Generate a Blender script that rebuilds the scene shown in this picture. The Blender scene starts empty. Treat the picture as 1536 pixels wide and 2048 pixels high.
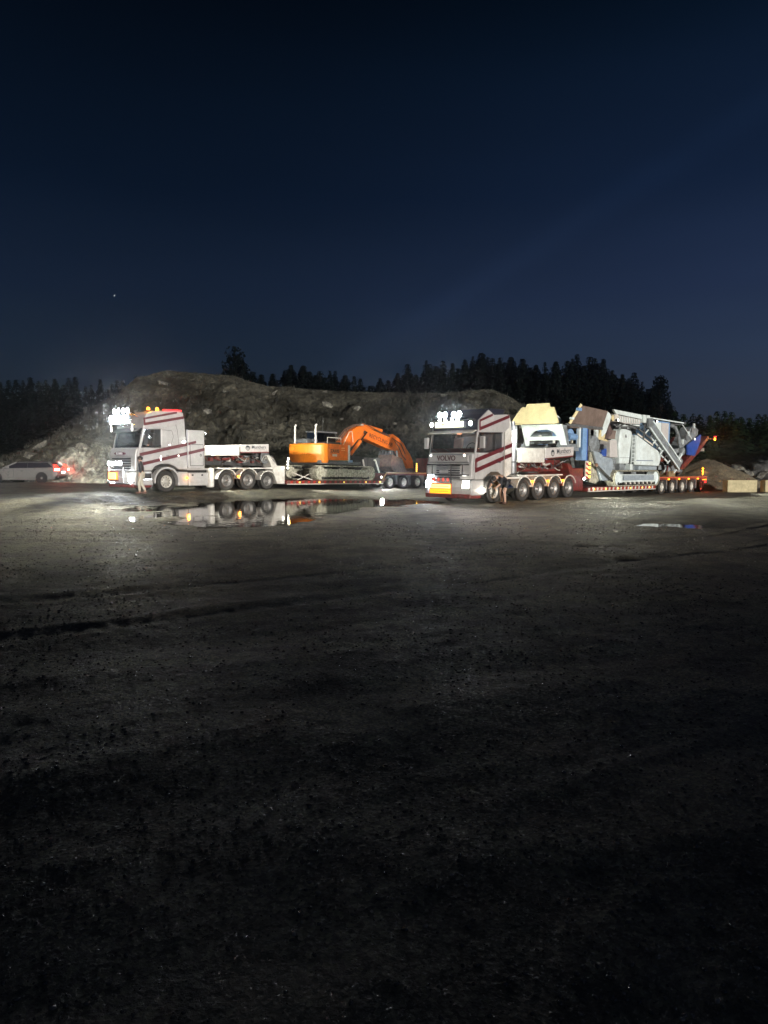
import bpy, bmesh, math, random
import numpy as np
from mathutils import Vector, Matrix

random.seed(7)
S = bpy.context.scene
COL = S.collection
R_ = math.radians

# ------------------------------------------------------------------ camera, sky, twilight, exposure
CAM_H, PITCH = 1.8, math.atan(104 / 1422)
cd = bpy.data.cameras.new('camera')
cd.sensor_fit = 'VERTICAL'; cd.sensor_height = 36; cd.lens = 36 * 1422 / 2048
cd.clip_start = 0.05; cd.clip_end = 3000
cam = bpy.data.objects.new('camera', cd); COL.objects.link(cam)
cam.location = (0, 0, CAM_H); cam.rotation_euler = (math.pi / 2 - PITCH, 0, 0)
S.camera = cam

SUN_AZ, SUN_EL = 154.0, 4.0            # degrees clockwise from the view direction (+Y), degrees up
W = bpy.data.worlds.new('World'); S.world = W; W.use_nodes = True
wn = W.node_tree.nodes; wl = W.node_tree.links
sky = wn.new('ShaderNodeTexSky'); sky.sky_type = 'NISHITA'; sky.sun_disc = False
sky.sun_elevation = R_(-6.0); sky.sun_rotation = R_(SUN_AZ); sky.altitude = 100
sky.air_density = 1.0; sky.dust_density = 0.6; sky.ozone_density = 2.5
# after dusk the measured sky is deep blue overhead, paler near the horizon and warmer towards the right
geo = wn.new('ShaderNodeTexCoord'); sep = wn.new('ShaderNodeSeparateXYZ'); wl.new(geo.outputs['Generated'], sep.inputs[0])
rmp = wn.new('ShaderNodeValToRGB'); wl.new(sep.outputs['Z'], rmp.inputs[0])
stops = [(0.0, (.0215, .030, .050)), (0.09, (.0200, .030, .054)), (0.145, (.0165, .0285, .059)), (0.215, (.0110, .0205, .051)), (0.334, (.0044, .0112, .032)), (0.524, (.0006, .0034, .0095)), (1.0, (.0003, .002, .006))]
el_ = rmp.color_ramp.elements
while len(el_) < len(stops): el_.new(0.5)
for e, (p, c) in zip(el_, stops): e.position = p; e.color = (*c, 1)
mrx = wn.new('ShaderNodeMapRange'); mrx.interpolation_type = 'SMOOTHSTEP'; mrx.inputs['From Min'].default_value = -0.35; mrx.inputs['From Max'].default_value = 0.75
wl.new(sep.outputs['X'], mrx.inputs['Value'])
mxa = wn.new('ShaderNodeMix'); mxa.data_type = 'RGBA'; mxa.inputs[6].default_value = (0.60, 0.66, 0.60, 1); mxa.inputs[7].default_value = (1.6, 1.5, 1.42, 1)
wl.new(mrx.outputs[0], mxa.inputs[0])
mul = wn.new('ShaderNodeMix'); mul.data_type = 'RGBA'; mul.blend_type = 'MULTIPLY'; mul.inputs[0].default_value = 1
wl.new(rmp.outputs[0], mul.inputs[6]); wl.new(mxa.outputs[2], mul.inputs[7])
cst = wn.new('ShaderNodeTexNoise'); cst.inputs['Scale'].default_value = 2.2; cst.inputs['Detail'].default_value = 3      # faint thin cirrus
mpc = wn.new('ShaderNodeMapping'); mpc.inputs['Rotation'].default_value = (0.2, 0.9, 0.5); mpc.inputs['Scale'].default_value = (0.35, 1.2, 3.0)
wl.new(geo.outputs['Generated'], mpc.inputs[0]); wl.new(mpc.outputs[0], cst.inputs['Vector'])
cmr = wn.new('ShaderNodeMapRange'); cmr.inputs['From Min'].default_value = 0.35; cmr.inputs['From Max'].default_value = 0.75; cmr.inputs['To Min'].default_value = 0.95; cmr.inputs['To Max'].default_value = 1.18
wl.new(cst.outputs['Fac'], cmr.inputs['Value'])
mc = wn.new('ShaderNodeVectorMath'); mc.operation = 'SCALE'; wl.new(mul.outputs[2], mc.inputs[0]); wl.new(cmr.outputs[0], mc.inputs['Scale'])
ad2 = wn.new('ShaderNodeVectorMath'); ad2.operation = 'ADD'; wl.new(mc.outputs[0], ad2.inputs[0]); wl.new(sky.outputs[0], ad2.inputs[1])
def _dir(px, py):
    u = (px - 768) / 1422; v = (1024 - py) / 1422
    return Vector((u, math.cos(PITCH) + v * math.sin(PITCH), -math.sin(PITCH) + v * math.cos(PITCH))).normalized()
ca_, cb_ = _dir(690, 735), _dir(1330, 335); cn_ = ca_.cross(cb_).normalized()              # an old, spread vapour trail
dt = wn.new('ShaderNodeVectorMath'); dt.operation = 'DOT_PRODUCT'; dt.inputs[1].default_value = cn_; nrm = wn.new('ShaderNodeVectorMath'); nrm.operation = 'NORMALIZE'
wl.new(geo.outputs['Generated'], nrm.inputs[0]); wl.new(nrm.outputs[0], dt.inputs[0])
ab = wn.new('ShaderNodeMath'); ab.operation = 'ABSOLUTE'; wl.new(dt.outputs['Value'], ab.inputs[0])
tm_ = wn.new('ShaderNodeMapRange'); tm_.interpolation_type = 'SMOOTHSTEP'; tm_.inputs['From Min'].default_value = 0.0; tm_.inputs['From Max'].default_value = 0.03; tm_.inputs['To Min'].default_value = 1.14; tm_.inputs['To Max'].default_value = 1.0
wl.new(ab.outputs[0], tm_.inputs['Value'])
fin = wn.new('ShaderNodeVectorMath'); fin.operation = 'SCALE'; wl.new(ad2.outputs[0], fin.inputs[0]); wl.new(tm_.outputs[0], fin.inputs['Scale'])
wl.new(fin.outputs[0], wn['Background'].inputs[0])
wn['Background'].inputs[1].default_value = 1.0

sd = bpy.data.lights.new('twilight', 'SUN'); sd.energy = 5.0; sd.angle = R_(1.2); sd.color = (1.0, 0.94, 0.88)
so = bpy.data.objects.new('twilight', sd); COL.objects.link(so)
az, el = R_(SUN_AZ), R_(SUN_EL)
sv = Vector((math.sin(az) * math.cos(el), math.cos(az) * math.cos(el), math.sin(el)))
so.rotation_euler = sv.to_track_quat('Z', 'Y').to_euler(); so.location = sv * 50

vs = S.view_settings
vs.view_transform = 'Standard'; vs.look = 'None'; vs.gamma = 1; vs.exposure = 0; vs.use_curve_mapping = False
S.cycles.use_denoising = True
S.cycles.max_bounces = 6; S.cycles.diffuse_bounces = 3; S.cycles.glossy_bounces = 4
S.cycles.transparent_max_bounces = 8; S.cycles.sample_clamp_indirect = 6
S.cycles.caustics_reflective = False; S.cycles.caustics_refractive = False

# ------------------------------------------------------------------ materials
MATS = {}
def mat(name, base, rough=0.5, metal=0.0, var=0.0, vscale=3.0, dark=None, emit=0, ecol=None, spec=0.5, bump=0.0, bscale=20.0, coat=0.0):
    if name in MATS: return MATS[name]
    m = bpy.data.materials.new(name); m.use_nodes = True
    nt = m.node_tree; n = nt.nodes; l = nt.links; b = n['Principled BSDF']
    b.inputs['Base Color'].default_value = (*base, 1); b.inputs['Roughness'].default_value = rough
    b.inputs['Metallic'].default_value = metal; b.inputs['Specular IOR Level'].default_value = spec
    b.inputs['Coat Weight'].default_value = coat
    if var or bump:
        tc = n.new('ShaderNodeTexCoord')
    if var:
        nz = n.new('ShaderNodeTexNoise'); nz.inputs['Scale'].default_value = vscale; nz.inputs['Detail'].default_value = 6; nz.inputs['Roughness'].default_value = 0.65
        l.new(tc.outputs['Object'], nz.inputs['Vector'])
        rp = n.new('ShaderNodeValToRGB'); rp.color_ramp.elements[0].position = 0.36; rp.color_ramp.elements[1].position = 0.66
        d = dark or tuple(c * (1 - var) for c in base)
        rp.color_ramp.elements[0].color = (*d, 1); rp.color_ramp.elements[1].color = (*base, 1)
        mp = n.new('ShaderNodeMapping'); mp.inputs['Scale'].default_value = (1, 1, 0.8); l.new(tc.outputs['Object'], mp.inputs[0])
        gz_ = n.new('ShaderNodeTexNoise'); gz_.inputs['Scale'].default_value = vscale * 3.1; gz_.inputs['Detail'].default_value = 7; gz_.inputs['Roughness'].default_value = 0.75; l.new(mp.outputs[0], gz_.inputs['Vector'])
        gr = n.new('ShaderNodeMapRange'); gr.inputs['From Min'].default_value = 0.38; gr.inputs['From Max'].default_value = 0.62; gr.inputs['To Min'].default_value = 1 - 0.45 * var; gr.inputs['To Max'].default_value = 1.06
        l.new(gz_.outputs['Fac'], gr.inputs['Value']); sc_ = n.new('ShaderNodeVectorMath'); sc_.operation = 'SCALE'
        l.new(nz.outputs['Fac'], rp.inputs[0]); l.new(rp.outputs[0], sc_.inputs[0]); l.new(gr.outputs[0], sc_.inputs['Scale']); l.new(sc_.outputs[0], b.inputs['Base Color'])
        mr = n.new('ShaderNodeMapRange'); mr.inputs['To Min'].default_value = min(1, rough + 0.2); mr.inputs['To Max'].default_value = max(0.05, rough - 0.08)
        l.new(nz.outputs['Fac'], mr.inputs['Value']); l.new(mr.outputs[0], b.inputs['Roughness'])
    if bump:
        bz = n.new('ShaderNodeTexNoise'); bz.inputs['Scale'].default_value = bscale; bz.inputs['Detail'].default_value = 5
        l.new(tc.outputs['Object'], bz.inputs['Vector'])
        bp = n.new('ShaderNodeBump'); bp.inputs['Strength'].default_value = bump; bp.inputs['Distance'].default_value = 0.05
        l.new(bz.outputs['Fac'], bp.inputs['Height']); l.new(bp.outputs[0], b.inputs['Normal'])
    if emit:
        b.inputs['Emission Color'].default_value = (*(ecol or base), 1); b.inputs['Emission Strength'].default_value = emit
    MATS[name] = m
    return m

def glass(name, tint, t=0.75):
    m = bpy.data.materials.new(name); m.use_nodes = True
    nt = m.node_tree; n = nt.nodes; l = nt.links; n.remove(n['Principled BSDF'])
    tr = n.new('ShaderNodeBsdfTransparent'); tr.inputs[0].default_value = (*[c * t for c in tint], 1)
    gl = n.new('ShaderNodeBsdfGlossy'); gl.inputs['Roughness'].default_value = 0.03; gl.inputs[0].default_value = (0.9, 0.9, 0.9, 1)
    fr = n.new('ShaderNodeFresnel'); fr.inputs[0].default_value = 1.5
    mx = n.new('ShaderNodeMixShader'); l.new(fr.outputs[0], mx.inputs[0]); l.new(tr.outputs[0], mx.inputs[1]); l.new(gl.outputs[0], mx.inputs[2])
    l.new(mx.outputs[0], n['Material Output'].inputs[0])
    return m

cabp = mat('cab_paint', (0.44, 0.425, 0.405), 0.3, 0.1, var=0.18, vscale=1.6, coat=0.3)
stripe = mat('stripe_red', (0.11, 0.009, 0.014), 0.35, var=0.25, vscale=5)
white = mat('white_paint', (0.68, 0.66, 0.6), 0.4, var=0.2, vscale=2.2, dark=(0.42, 0.39, 0.34))
boardw = mat('board_paint', (0.52, 0.49, 0.46), 0.4, var=0.12, vscale=3)
black = mat('black_plastic', (0.012, 0.012, 0.013), 0.45)
darkm = mat('dark_steel', (0.05, 0.048, 0.046), 0.55, 0.2, var=0.4, vscale=6)
greym = mat('grey_steel', (0.17, 0.175, 0.175), 0.5, 0.3, var=0.4, vscale=5)
rubber = mat('rubber', (0.018, 0.017, 0.016), 0.75, var=0.4, vscale=8, dark=(0.038, 0.035, 0.03), bump=0.3, bscale=30)
rimm = mat('rim_steel', (0.3, 0.29, 0.27), 0.4, 0.6, var=0.35, vscale=9)
rimc = mat('rim_pale', (0.55, 0.53, 0.46), 0.45, 0.2, var=0.3, vscale=9)
chrome = mat('chrome', (0.75, 0.75, 0.76), 0.12, 1.0)
redp = mat('trailer_red', (0.20, 0.022, 0.018), 0.5, var=0.55, vscale=5, dark=(0.07, 0.018, 0.014))
rust = mat('rusty_steel', (0.17, 0.09, 0.06), 0.75, 0.1, var=0.5, vscale=6)
orange = mat('excavator_orange', (0.82, 0.165, 0.01), 0.38, var=0.2, vscale=3, dark=(0.55, 0.13, 0.015))
orangey = mat('counterweight_orange', (0.80, 0.235, 0.014), 0.34, var=0.15, vscale=2, dark=(0.66, 0.18, 0.012))
orangedk = mat('cast_mark', (0.50, 0.15, 0.01), 0.5)
trackm = mat('dusty_track', (0.56, 0.54, 0.42), 0.85, var=0.5, vscale=7, dark=(0.16, 0.15, 0.11), bump=0.4, bscale=25)
crw = mat('crusher_white', (0.74, 0.83, 0.82), 0.42, var=0.3, vscale=1.3, dark=(0.56, 0.61, 0.57))
cream = mat('cream_paint', (0.70, 0.59, 0.32), 0.5, var=0.18, vscale=1.8)
crgrey = mat('crusher_grey', (0.27, 0.30, 0.31), 0.55, 0.1, var=0.4, vscale=4, dark=(0.13, 0.14, 0.14))
bluegrey = mat('blue_grey_plate', (0.36, 0.42, 0.46), 0.5, 0.1, var=0.3, vscale=3)
blue = mat('deep_blue', (0.025, 0.08, 0.36), 0.4, var=0.3, vscale=4)
lblue = mat('light_blue', (0.22, 0.38, 0.62), 0.42, var=0.3, vscale=3)
brown = mat('worn_brown_steel', (0.21, 0.155, 0.125), 0.7, 0.1, var=0.35, vscale=2, dark=(0.14, 0.1, 0.08))
rub = mat('rubber_flap', (0.12, 0.075, 0.065), 0.8, var=0.4, vscale=5)
concrete = mat('concrete', (0.56, 0.49, 0.29), 0.9, var=0.35, vscale=3, bump=0.5, bscale=14)
rwr = mat('reflective_red', (0.42, 0.03, 0.02), 0.35, var=0.3, vscale=12)
rww = mat('reflective_white', (0.7, 0.66, 0.58), 0.4, var=0.25, vscale=12)
ink = mat('sign_ink', (0.02, 0.025, 0.03), 0.6)
badge = mat('badge_red', (0.09, 0.01, 0.02), 0.35)
badgew = mat('badge_letters', (0.62, 0.6, 0.6), 0.3, 0.4)
volink = mat('letter_maroon', (0.06, 0.01, 0.014), 0.35)
seatm = mat('seat_cloth', (0.28, 0.24, 0.21), 0.9, var=0.3)
dashm = mat('dashboard', (0.16, 0.06, 0.04), 0.8)
skin = mat('skin', (0.5, 0.3, 0.21), 0.55)
jacket = mat('black_jacket', (0.018, 0.019, 0.022), 0.55, var=0.4, vscale=12)
hairm = mat('dark_hair', (0.02, 0.015, 0.012), 0.6)
palecloth = mat('pale_trousers', (0.5, 0.46, 0.36), 0.85, var=0.2, vscale=9)
shoem = mat('shoes', (0.12, 0.06, 0.04), 0.7)
carw = mat('car_white', (0.12, 0.118, 0.112), 0.25, var=0.08, vscale=2, coat=0.5)
wglass = glass('window_glass', (0.75, 0.8, 0.85), 0.7)
dglass = glass('tinted_glass', (0.3, 0.34, 0.4), 0.5)
L_white = mat('lamp_white', (1, 1, 1), 0.3, emit=180, ecol=(0.86, 0.94, 1.0))
L_soft = mat('lamp_soft_white', (1, 1, 1), 0.3, emit=8, ecol=(1.0, 0.97, 0.85))
L_board = mat('light_board', (1, 1, 1), 0.3, emit=110, ecol=(0.88, 0.95, 1.0))
L_boardw = mat('warm_light_board', (1, 0.95, 0.8), 0.3, emit=1.15, ecol=(1.0, 0.93, 0.62))
L_amber = mat('lamp_amber', (1, 0.4, 0.05), 0.3, emit=3.0, ecol=(1.0, 0.33, 0.02))
L_yellow = mat('lamp_yellow', (1, 0.6, 0.1), 0.3, emit=1.7, ecol=(1.0, 0.60, 0.10))
L_red = mat('lamp_red', (1, 0.03, 0.03), 0.3, emit=1.6, ecol=(1.0, 0.04, 0.05))
L_tail = mat('lamp_tail', (1, 0.1, 0.05), 0.3, emit=3.5, ecol=(1.0, 0.015, 0.012))
L_dim = mat('lamp_unlit', (0.5, 0.5, 0.52), 0.15, 0.6)
L_signy = mat('sign_yellow', (0.9, 0.55, 0.02), 0.4, emit=0.9, ecol=(1.0, 0.62, 0.02))
L_signo = mat('sign_orange', (0.9, 0.3, 0.02), 0.4, emit=0.8, ecol=(1.0, 0.30, 0.03))
L_signp = mat('sign_pale', (0.9, 0.75, 0.35), 0.4, emit=1.0, ecol=(1.0, 0.80, 0.35))

# ------------------------------------------------------------------ mesh builder
class MB:
    def __init__(s): s.v = []; s.f = []
    def add(s, v, f):
        o = len(s.v); s.v += [tuple(p) for p in v]; s.f += [tuple(i + o for i in q) for q in f]; return s
    def box(s, x0, x1, y0, y1, z0, z1):
        x0, x1 = min(x0, x1), max(x0, x1); y0, y1 = min(y0, y1), max(y0, y1); z0, z1 = min(z0, z1), max(z0, z1)
        return s.add([(x0,y0,z0),(x1,y0,z0),(x1,y1,z0),(x0,y1,z0),(x0,y0,z1),(x1,y0,z1),(x1,y1,z1),(x0,y1,z1)],
                     [(0,3,2,1),(4,5,6,7),(0,1,5,4),(1,2,6,5),(2,3,7,6),(3,0,4,7)])
    def _prism(s, a, b, n):
        ar = 0
        s.add(a + b, [tuple(range(n - 1, -1, -1)), tuple(range(n, 2 * n))] + [(i, (i + 1) % n, n + (i + 1) % n, n + i) for i in range(n)])
        return s
    def xz(s, poly, y0, y1, lean=0.0, zref=0.0):      # side-view outline (x,z) extruded across y; lean shifts y with height
        y0, y1 = min(y0, y1), max(y0, y1)
        ar = sum(p[0] * q[1] - q[0] * p[1] for p, q in zip(poly, poly[1:] + poly[:1]))
        if ar < 0: poly = poly[::-1]
        a = [(x, y1 + lean * (z - zref), z) for x, z in poly]; b = [(x, y0 + lean * (z - zref), z) for x, z in poly]
        return s._prism(a, b, len(poly))
    def yz(s, poly, x0, x1, lean=0.0, zref=0.0):      # front-view outline (y,z) extruded along x
        x0, x1 = min(x0, x1), max(x0, x1)
        ar = sum(p[0] * q[1] - q[0] * p[1] for p, q in zip(poly, poly[1:] + poly[:1]))
        if ar < 0: poly = poly[::-1]
        a = [(x0 + lean * (z - zref), y, z) for y, z in poly]; b = [(x1 + lean * (z - zref), y, z) for y, z in poly]
        return s._prism(a, b, len(poly))
    def xy(s, poly, z0, z1):
        ar = sum(p[0] * q[1] - q[0] * p[1] for p, q in zip(poly, poly[1:] + poly[:1]))
        if ar < 0: poly = poly[::-1]
        return s._prism([(x, y, z0) for x, y in poly], [(x, y, z1) for x, y in poly], len(poly))
    def tube(s, p0, p1, r0, r1=None, n=10, caps=True):
        r1 = r0 if r1 is None else r1
        p0, p1 = Vector(p0), Vector(p1); d = (p1 - p0).normalized()
        u = d.orthogonal().normalized(); w = d.cross(u)
        A = [p0 + (u * math.cos(t) + w * math.sin(t)) * r0 for t in [2 * math.pi * i / n for i in range(n)]]
        B = [p1 + (u * math.cos(t) + w * math.sin(t)) * r1 for t in [2 * math.pi * i / n for i in range(n)]]
        f = [(i, (i + 1) % n, n + (i + 1) % n, n + i) for i in range(n)]
        if caps: f += [tuple(range(n - 1, -1, -1)), tuple(range(n, 2 * n))]
        return s.add(A + B, f)
    def path(s, pts, r, n=8):
        for a, b in zip(pts[:-1], pts[1:]): s.tube(a, b, r, n=n)
        return s
    def bar(s, p0, p1, w, h, up=(0, 0, 1)):
        p0, p1 = Vector(p0), Vector(p1); d = (p1 - p0).normalized(); side = d.cross(Vector(up)).normalized(); u = side.cross(d)
        c = [(-1,-1),(1,-1),(1,1),(-1,1)]
        A = [p0 + side * (a * w / 2) + u * (b * h / 2) for a, b in c]; B = [p1 + side * (a * w / 2) + u * (b * h / 2) for a, b in c]
        return s.add(A + B, [(3,2,1,0),(4,5,6,7)] + [(i, (i + 1) % 4, 4 + (i + 1) % 4, 4 + i) for i in range(4)])
    def lathe(s, prof, c=(0,0,0), axis='y', n=24, t0=0.0, t1=2 * math.pi):   # prof: (radius, along) pairs
        full = abs(t1 - t0 - 2 * math.pi) < 1e-6; m = n if full else n + 1; k = len(prof); vv = []
        for i in range(m):
            t = t0 + (t1 - t0) * i / n
            for r, a in prof:
                p = {'y': (r * math.cos(t), a, r * math.sin(t)), 'z': (r * math.cos(t), r * math.sin(t), a), 'x': (a, r * math.cos(t), r * math.sin(t))}[axis]
                vv.append((p[0] + c[0], p[1] + c[1], p[2] + c[2]))
        ff = []
        for i in range(n):
            j = (i + 1) % m
            for q in range(k - 1): ff.append((i * k + q, i * k + q + 1, j * k + q + 1, j * k + q))
        return s.add(vv, ff)
    def ball(s, c, r, n=10, sx=1, sy=1, sz=1):
        return s.add(*ball_data(c, r, n, sx, sy, sz))
    def text(s, txt, size, fn, depth=0.006, bold=0.0):
        v, f = text_data(txt, bold); return s.add([fn(p[0] * size, p[1] * size, p[2] * depth) for p in v], f)
    def loft(s, secs, closed=True):
        n = len(secs[0]); vv = [p for q in secs for p in q]; ff = []
        for i in range(len(secs) - 1):
            for j in range(n):
                k = (j + 1) % n
                ff.append((i * n + j, i * n + k, (i + 1) * n + k, (i + 1) * n + j))
        if closed: ff += [tuple(range(n - 1, -1, -1)), tuple(range((len(secs) - 1) * n, len(secs) * n))]
        return s.add(vv, ff)

def ball_data(c, r, n, sx, sy, sz):
    vv = []; m = n // 2 + 1
    for i in range(1, m):
        ph = math.pi * i / m
        for j in range(n):
            t = 2 * math.pi * j / n
            vv.append((c[0] + sx * r * math.sin(ph) * math.cos(t), c[1] + sy * r * math.sin(ph) * math.sin(t), c[2] + sz * r * math.cos(ph)))
    ff = [(i * n + j, (i + 1) * n + j, (i + 1) * n + (j + 1) % n, i * n + (j + 1) % n) for i in range(m - 2) for j in range(n)]
    t = len(vv); vv += [(c[0], c[1], c[2] + sz * r), (c[0], c[1], c[2] - sz * r)]
    ff += [(t, j, (j + 1) % n) for j in range(n)] + [(t + 1, (m - 2) * n + (j + 1) % n, (m - 2) * n + j) for j in range(n)]
    return vv, ff

_T = {}
def text_data(txt, bold):
    if (txt, bold) in _T: return _T[(txt, bold)]
    c = bpy.data.curves.new('t', 'FONT'); c.body = txt; c.extrude = 0.5; c.offset = bold; c.resolution_u = 3; c.align_x = 'CENTER'; c.align_y = 'CENTER'
    o = bpy.data.objects.new('t', c); COL.objects.link(o)
    m = o.evaluated_get(bpy.context.evaluated_depsgraph_get()).to_mesh()
    r = ([tuple(v.co) for v in m.vertices], [tuple(p.vertices) for p in m.polygons])
    bpy.data.objects.remove(o); bpy.data.curves.remove(c); _T[(txt, bold)] = r
    return r

def mesh_of(mb, name, m, smooth=False):
    me = bpy.data.meshes.new(name); me.from_pydata(mb.v, [], mb.f); me.validate()
    bm = bmesh.new(); bm.from_mesh(me); bmesh.ops.recalc_face_normals(bm, faces=bm.faces); bm.to_mesh(me); bm.free()
    if m: me.materials.append(m)
    if smooth:
        for p in me.polygons: p.use_smooth = True
    return me

def obj(name, me, parent=None, loc=(0,0,0)):
    o = bpy.data.objects.new(name, me); COL.objects.link(o); o.location = loc
    if parent: o.parent = parent
    return o

def part(name, mb, m, parent, bevel=0.0, smooth=False, loc=(0,0,0), label=None):
    o = obj(name, mesh_of(mb, name, m, smooth), parent, loc)
    if bevel:
        b = o.modifiers.new('bevel', 'BEVEL'); b.width = bevel; b.segments = 2; b.limit_method = 'ANGLE'; b.angle_limit = R_(35)
    if smooth and not bevel:
        e = o.modifiers.new('split', 'EDGE_SPLIT'); e.split_angle = R_(40)
    if label: o['label'] = label
    return o

def thing(name, label, cat, loc=(0,0,0), rot=(0,0,0), group=None):
    o = obj(name, None, None, loc); o.rotation_euler = rot; o['label'] = label; o['category'] = cat
    if group: o['group'] = group
    return o
def tag(o, label, cat, group=None):
    o['label'] = label; o['category'] = cat
    if group: o['group'] = group
    return o
def structure(o, label=None):
    o['kind'] = 'structure'
    if label: o['label'] = label
    return o

def spot(parent, loc, d, power, color=(1,1,1), cone=110, blend=0.6, size=0.08):
    l = bpy.data.lights.new('lamp_light', 'SPOT'); l.energy = power; l.color = color; l.spot_size = R_(cone); l.spot_blend = blend; l.shadow_soft_size = size
    o = bpy.data.objects.new('lamp_light', l); COL.objects.link(o); o.parent = parent; o.location = loc
    o.rotation_euler = Vector(d).to_track_quat('-Z', 'Y').to_euler()
    return o
def point(parent, loc, power, color=(1,1,1), size=0.06):
    l = bpy.data.lights.new('lamp_light', 'POINT'); l.energy = power; l.color = color; l.shadow_soft_size = size
    o = bpy.data.objects.new('lamp_light', l); COL.objects.link(o); o.parent = parent; o.location = loc
    return o

def flood(parent, loc, target, power, color, cone, blend=0.75, size=0.12):     # lamp aimed at a spot of the yard (world x, y)
    M = Matrix.Translation(parent.location) @ parent.rotation_euler.to_matrix().to_4x4()
    d = M.inverted() @ Vector((target[0], target[1], 0.0)) - Vector(loc)
    return spot(parent, loc, d, power, color, cone, blend, size)

def round_lamp(parent, loc, d, r, lens, housing=None, name='spot_lamp'):
    d = Vector(d).normalized(); p = Vector(loc)
    mb = MB().tube(p - d * 0.5 * r, p, r * 0.75, r * 1.08, n=16).tube(p, p + d * 0.02, r * 1.08, r * 1.0, n=16, caps=False)
    o = part(name, mb, housing or chrome, parent, smooth=True)
    part('lens', MB().tube(p + d * 0.001, p + d * 0.018, r * 0.97, r * 0.9, n=16), lens, o, smooth=True)
    return o
def box_lamp(parent, c, size, lens, d, name='work_or_fill_lamp', housing=None):
    c = Vector(c); a, b, h = size
    o = part(name, MB().box(c.x - a/2, c.x + a/2, c.y - b/2, c.y + b/2, c.z - h/2, c.z + h/2), housing or black, parent, bevel=0.008)
    d = Vector(d); q = c + Vector((d.x * a/2, d.y * b/2, d.z * h/2)) * 1.0
    e = [a * 0.42, b * 0.42, h * 0.42]; k = max(range(3), key=lambda i: abs(d[i])); e[k] = 0.008
    part('lens', MB().box(q.x - e[0], q.x + e[0], q.y - e[1], q.y + e[1], q.z - e[2], q.z + e[2]), lens, o)
    return o

# ------------------------------------------------------------------ noise and terrain
def _h(ix, iy, s):
    n = (ix.astype(np.int64) * 374761393 + iy.astype(np.int64) * 668265263 + s * 974634211) & 0xffffffff
    n = ((n ^ (n >> 13)) * 1274126177) & 0xffffffff
    return ((n ^ (n >> 16)) & 0xffff) / 65535.0
def vnoise(x, y, s=0):
    xi, yi = np.floor(x), np.floor(y); fx, fy = x - xi, y - yi
    fx = fx * fx * (3 - 2 * fx); fy = fy * fy * (3 - 2 * fy)
    a, b, c, d = _h(xi, yi, s), _h(xi + 1, yi, s), _h(xi, yi + 1, s), _h(xi + 1, yi + 1, s)
    return (a + (b - a) * fx + (c - a) * fy + (a - b - c + d) * fx * fy) * 2 - 1
def fbm(x, y, s=0, o=4, g=0.5):
    t = 0; a = 1.0
    for i in range(o):
        t = t + a * vnoise(x, y, s + i * 17); x = x * 2.03 + 5.1; y = y * 2.03 + 3.7; a *= g
    return t
def sstep(a, b, x): t = np.clip((x - a) / (b - a), 0, 1); return t * t * (3 - 2 * t)

LO = Vector((-11.259, 34.703, 0.273)); LTH = R_(48)
RO = Vector((3.780, 30.742, -0.013)); RTH = R_(45)
LA, LTA, RTA = 0.008, 0.020, 0.011
def rigpt(o, th, s, y=0.0): return (o.x + s * math.cos(th) - y * math.sin(th), o.y + s * math.sin(th) + y * math.cos(th))
ctrl = []
for s in (-1, 2, 4.5, 6): ctrl.append((*rigpt(LO, LTH, s), LO.z - LA * s))
for s in (11, 16, 19): ctrl.append((*rigpt(LO, LTH, s), LO.z - LTA * s))
for s in (-1, 2, 5): ctrl.append((*rigpt(RO, RTH, s), RO.z))
for s in (10, 16, 19, 22): ctrl.append((*rigpt(RO, RTH, s), RO.z - RTA * s))
ctrl += [(-24, 47, 0.30), (-20, 44, 0.28), (20.8, 43, -0.17), (25, 44, -0.17), (-6, 27, 0.0), (-3, 30, 0.0), (0, 32, 0), (6, 20, 0), (-12, 22, 0.03), (14, 27, -0.03), (0, 15, 0)]
_cp = np.array(ctrl); _SG = 4.5
_K = np.exp(-((_cp[:, None, 0] - _cp[None, :, 0]) ** 2 + (_cp[:, None, 1] - _cp[None, :, 1]) ** 2) / (2 * _SG ** 2))
_wt = np.linalg.solve(_K + 0.004 * np.eye(len(_cp)), _cp[:, 2])
def gbase(x, y):
    x = np.asarray(x, float); y = np.asarray(y, float); z = np.zeros_like(x)
    for (cx, cy, _), w in zip(ctrl, _wt): z = z + w * np.exp(-((x - cx) ** 2 + (y - cy) ** 2) / (2 * _SG ** 2))
    return z
def gz(x, y): return float(gbase(np.array([x]), np.array([y]))[0])

def px2w(px, py, z=0.0):
    u = (px - 768) / 1422; v = (1024 - py) / 1422
    r = (u, math.cos(PITCH) + v * math.sin(PITCH), -math.sin(PITCH) + v * math.cos(PITCH))
    t = (z - CAM_H) / r[2]; return (r[0] * t, r[1] * t)
def pxd(px, py, D):                        # world point on the sight line at depth D (used once, to survey the place)
    u = (px - 768) / 1422; v = (1024 - py) / 1422
    ry = math.cos(PITCH) + v * math.sin(PITCH); rz = -math.sin(PITCH) + v * math.cos(PITCH)
    return (u * D / ry, D, CAM_H + rz * D / ry)

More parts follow.
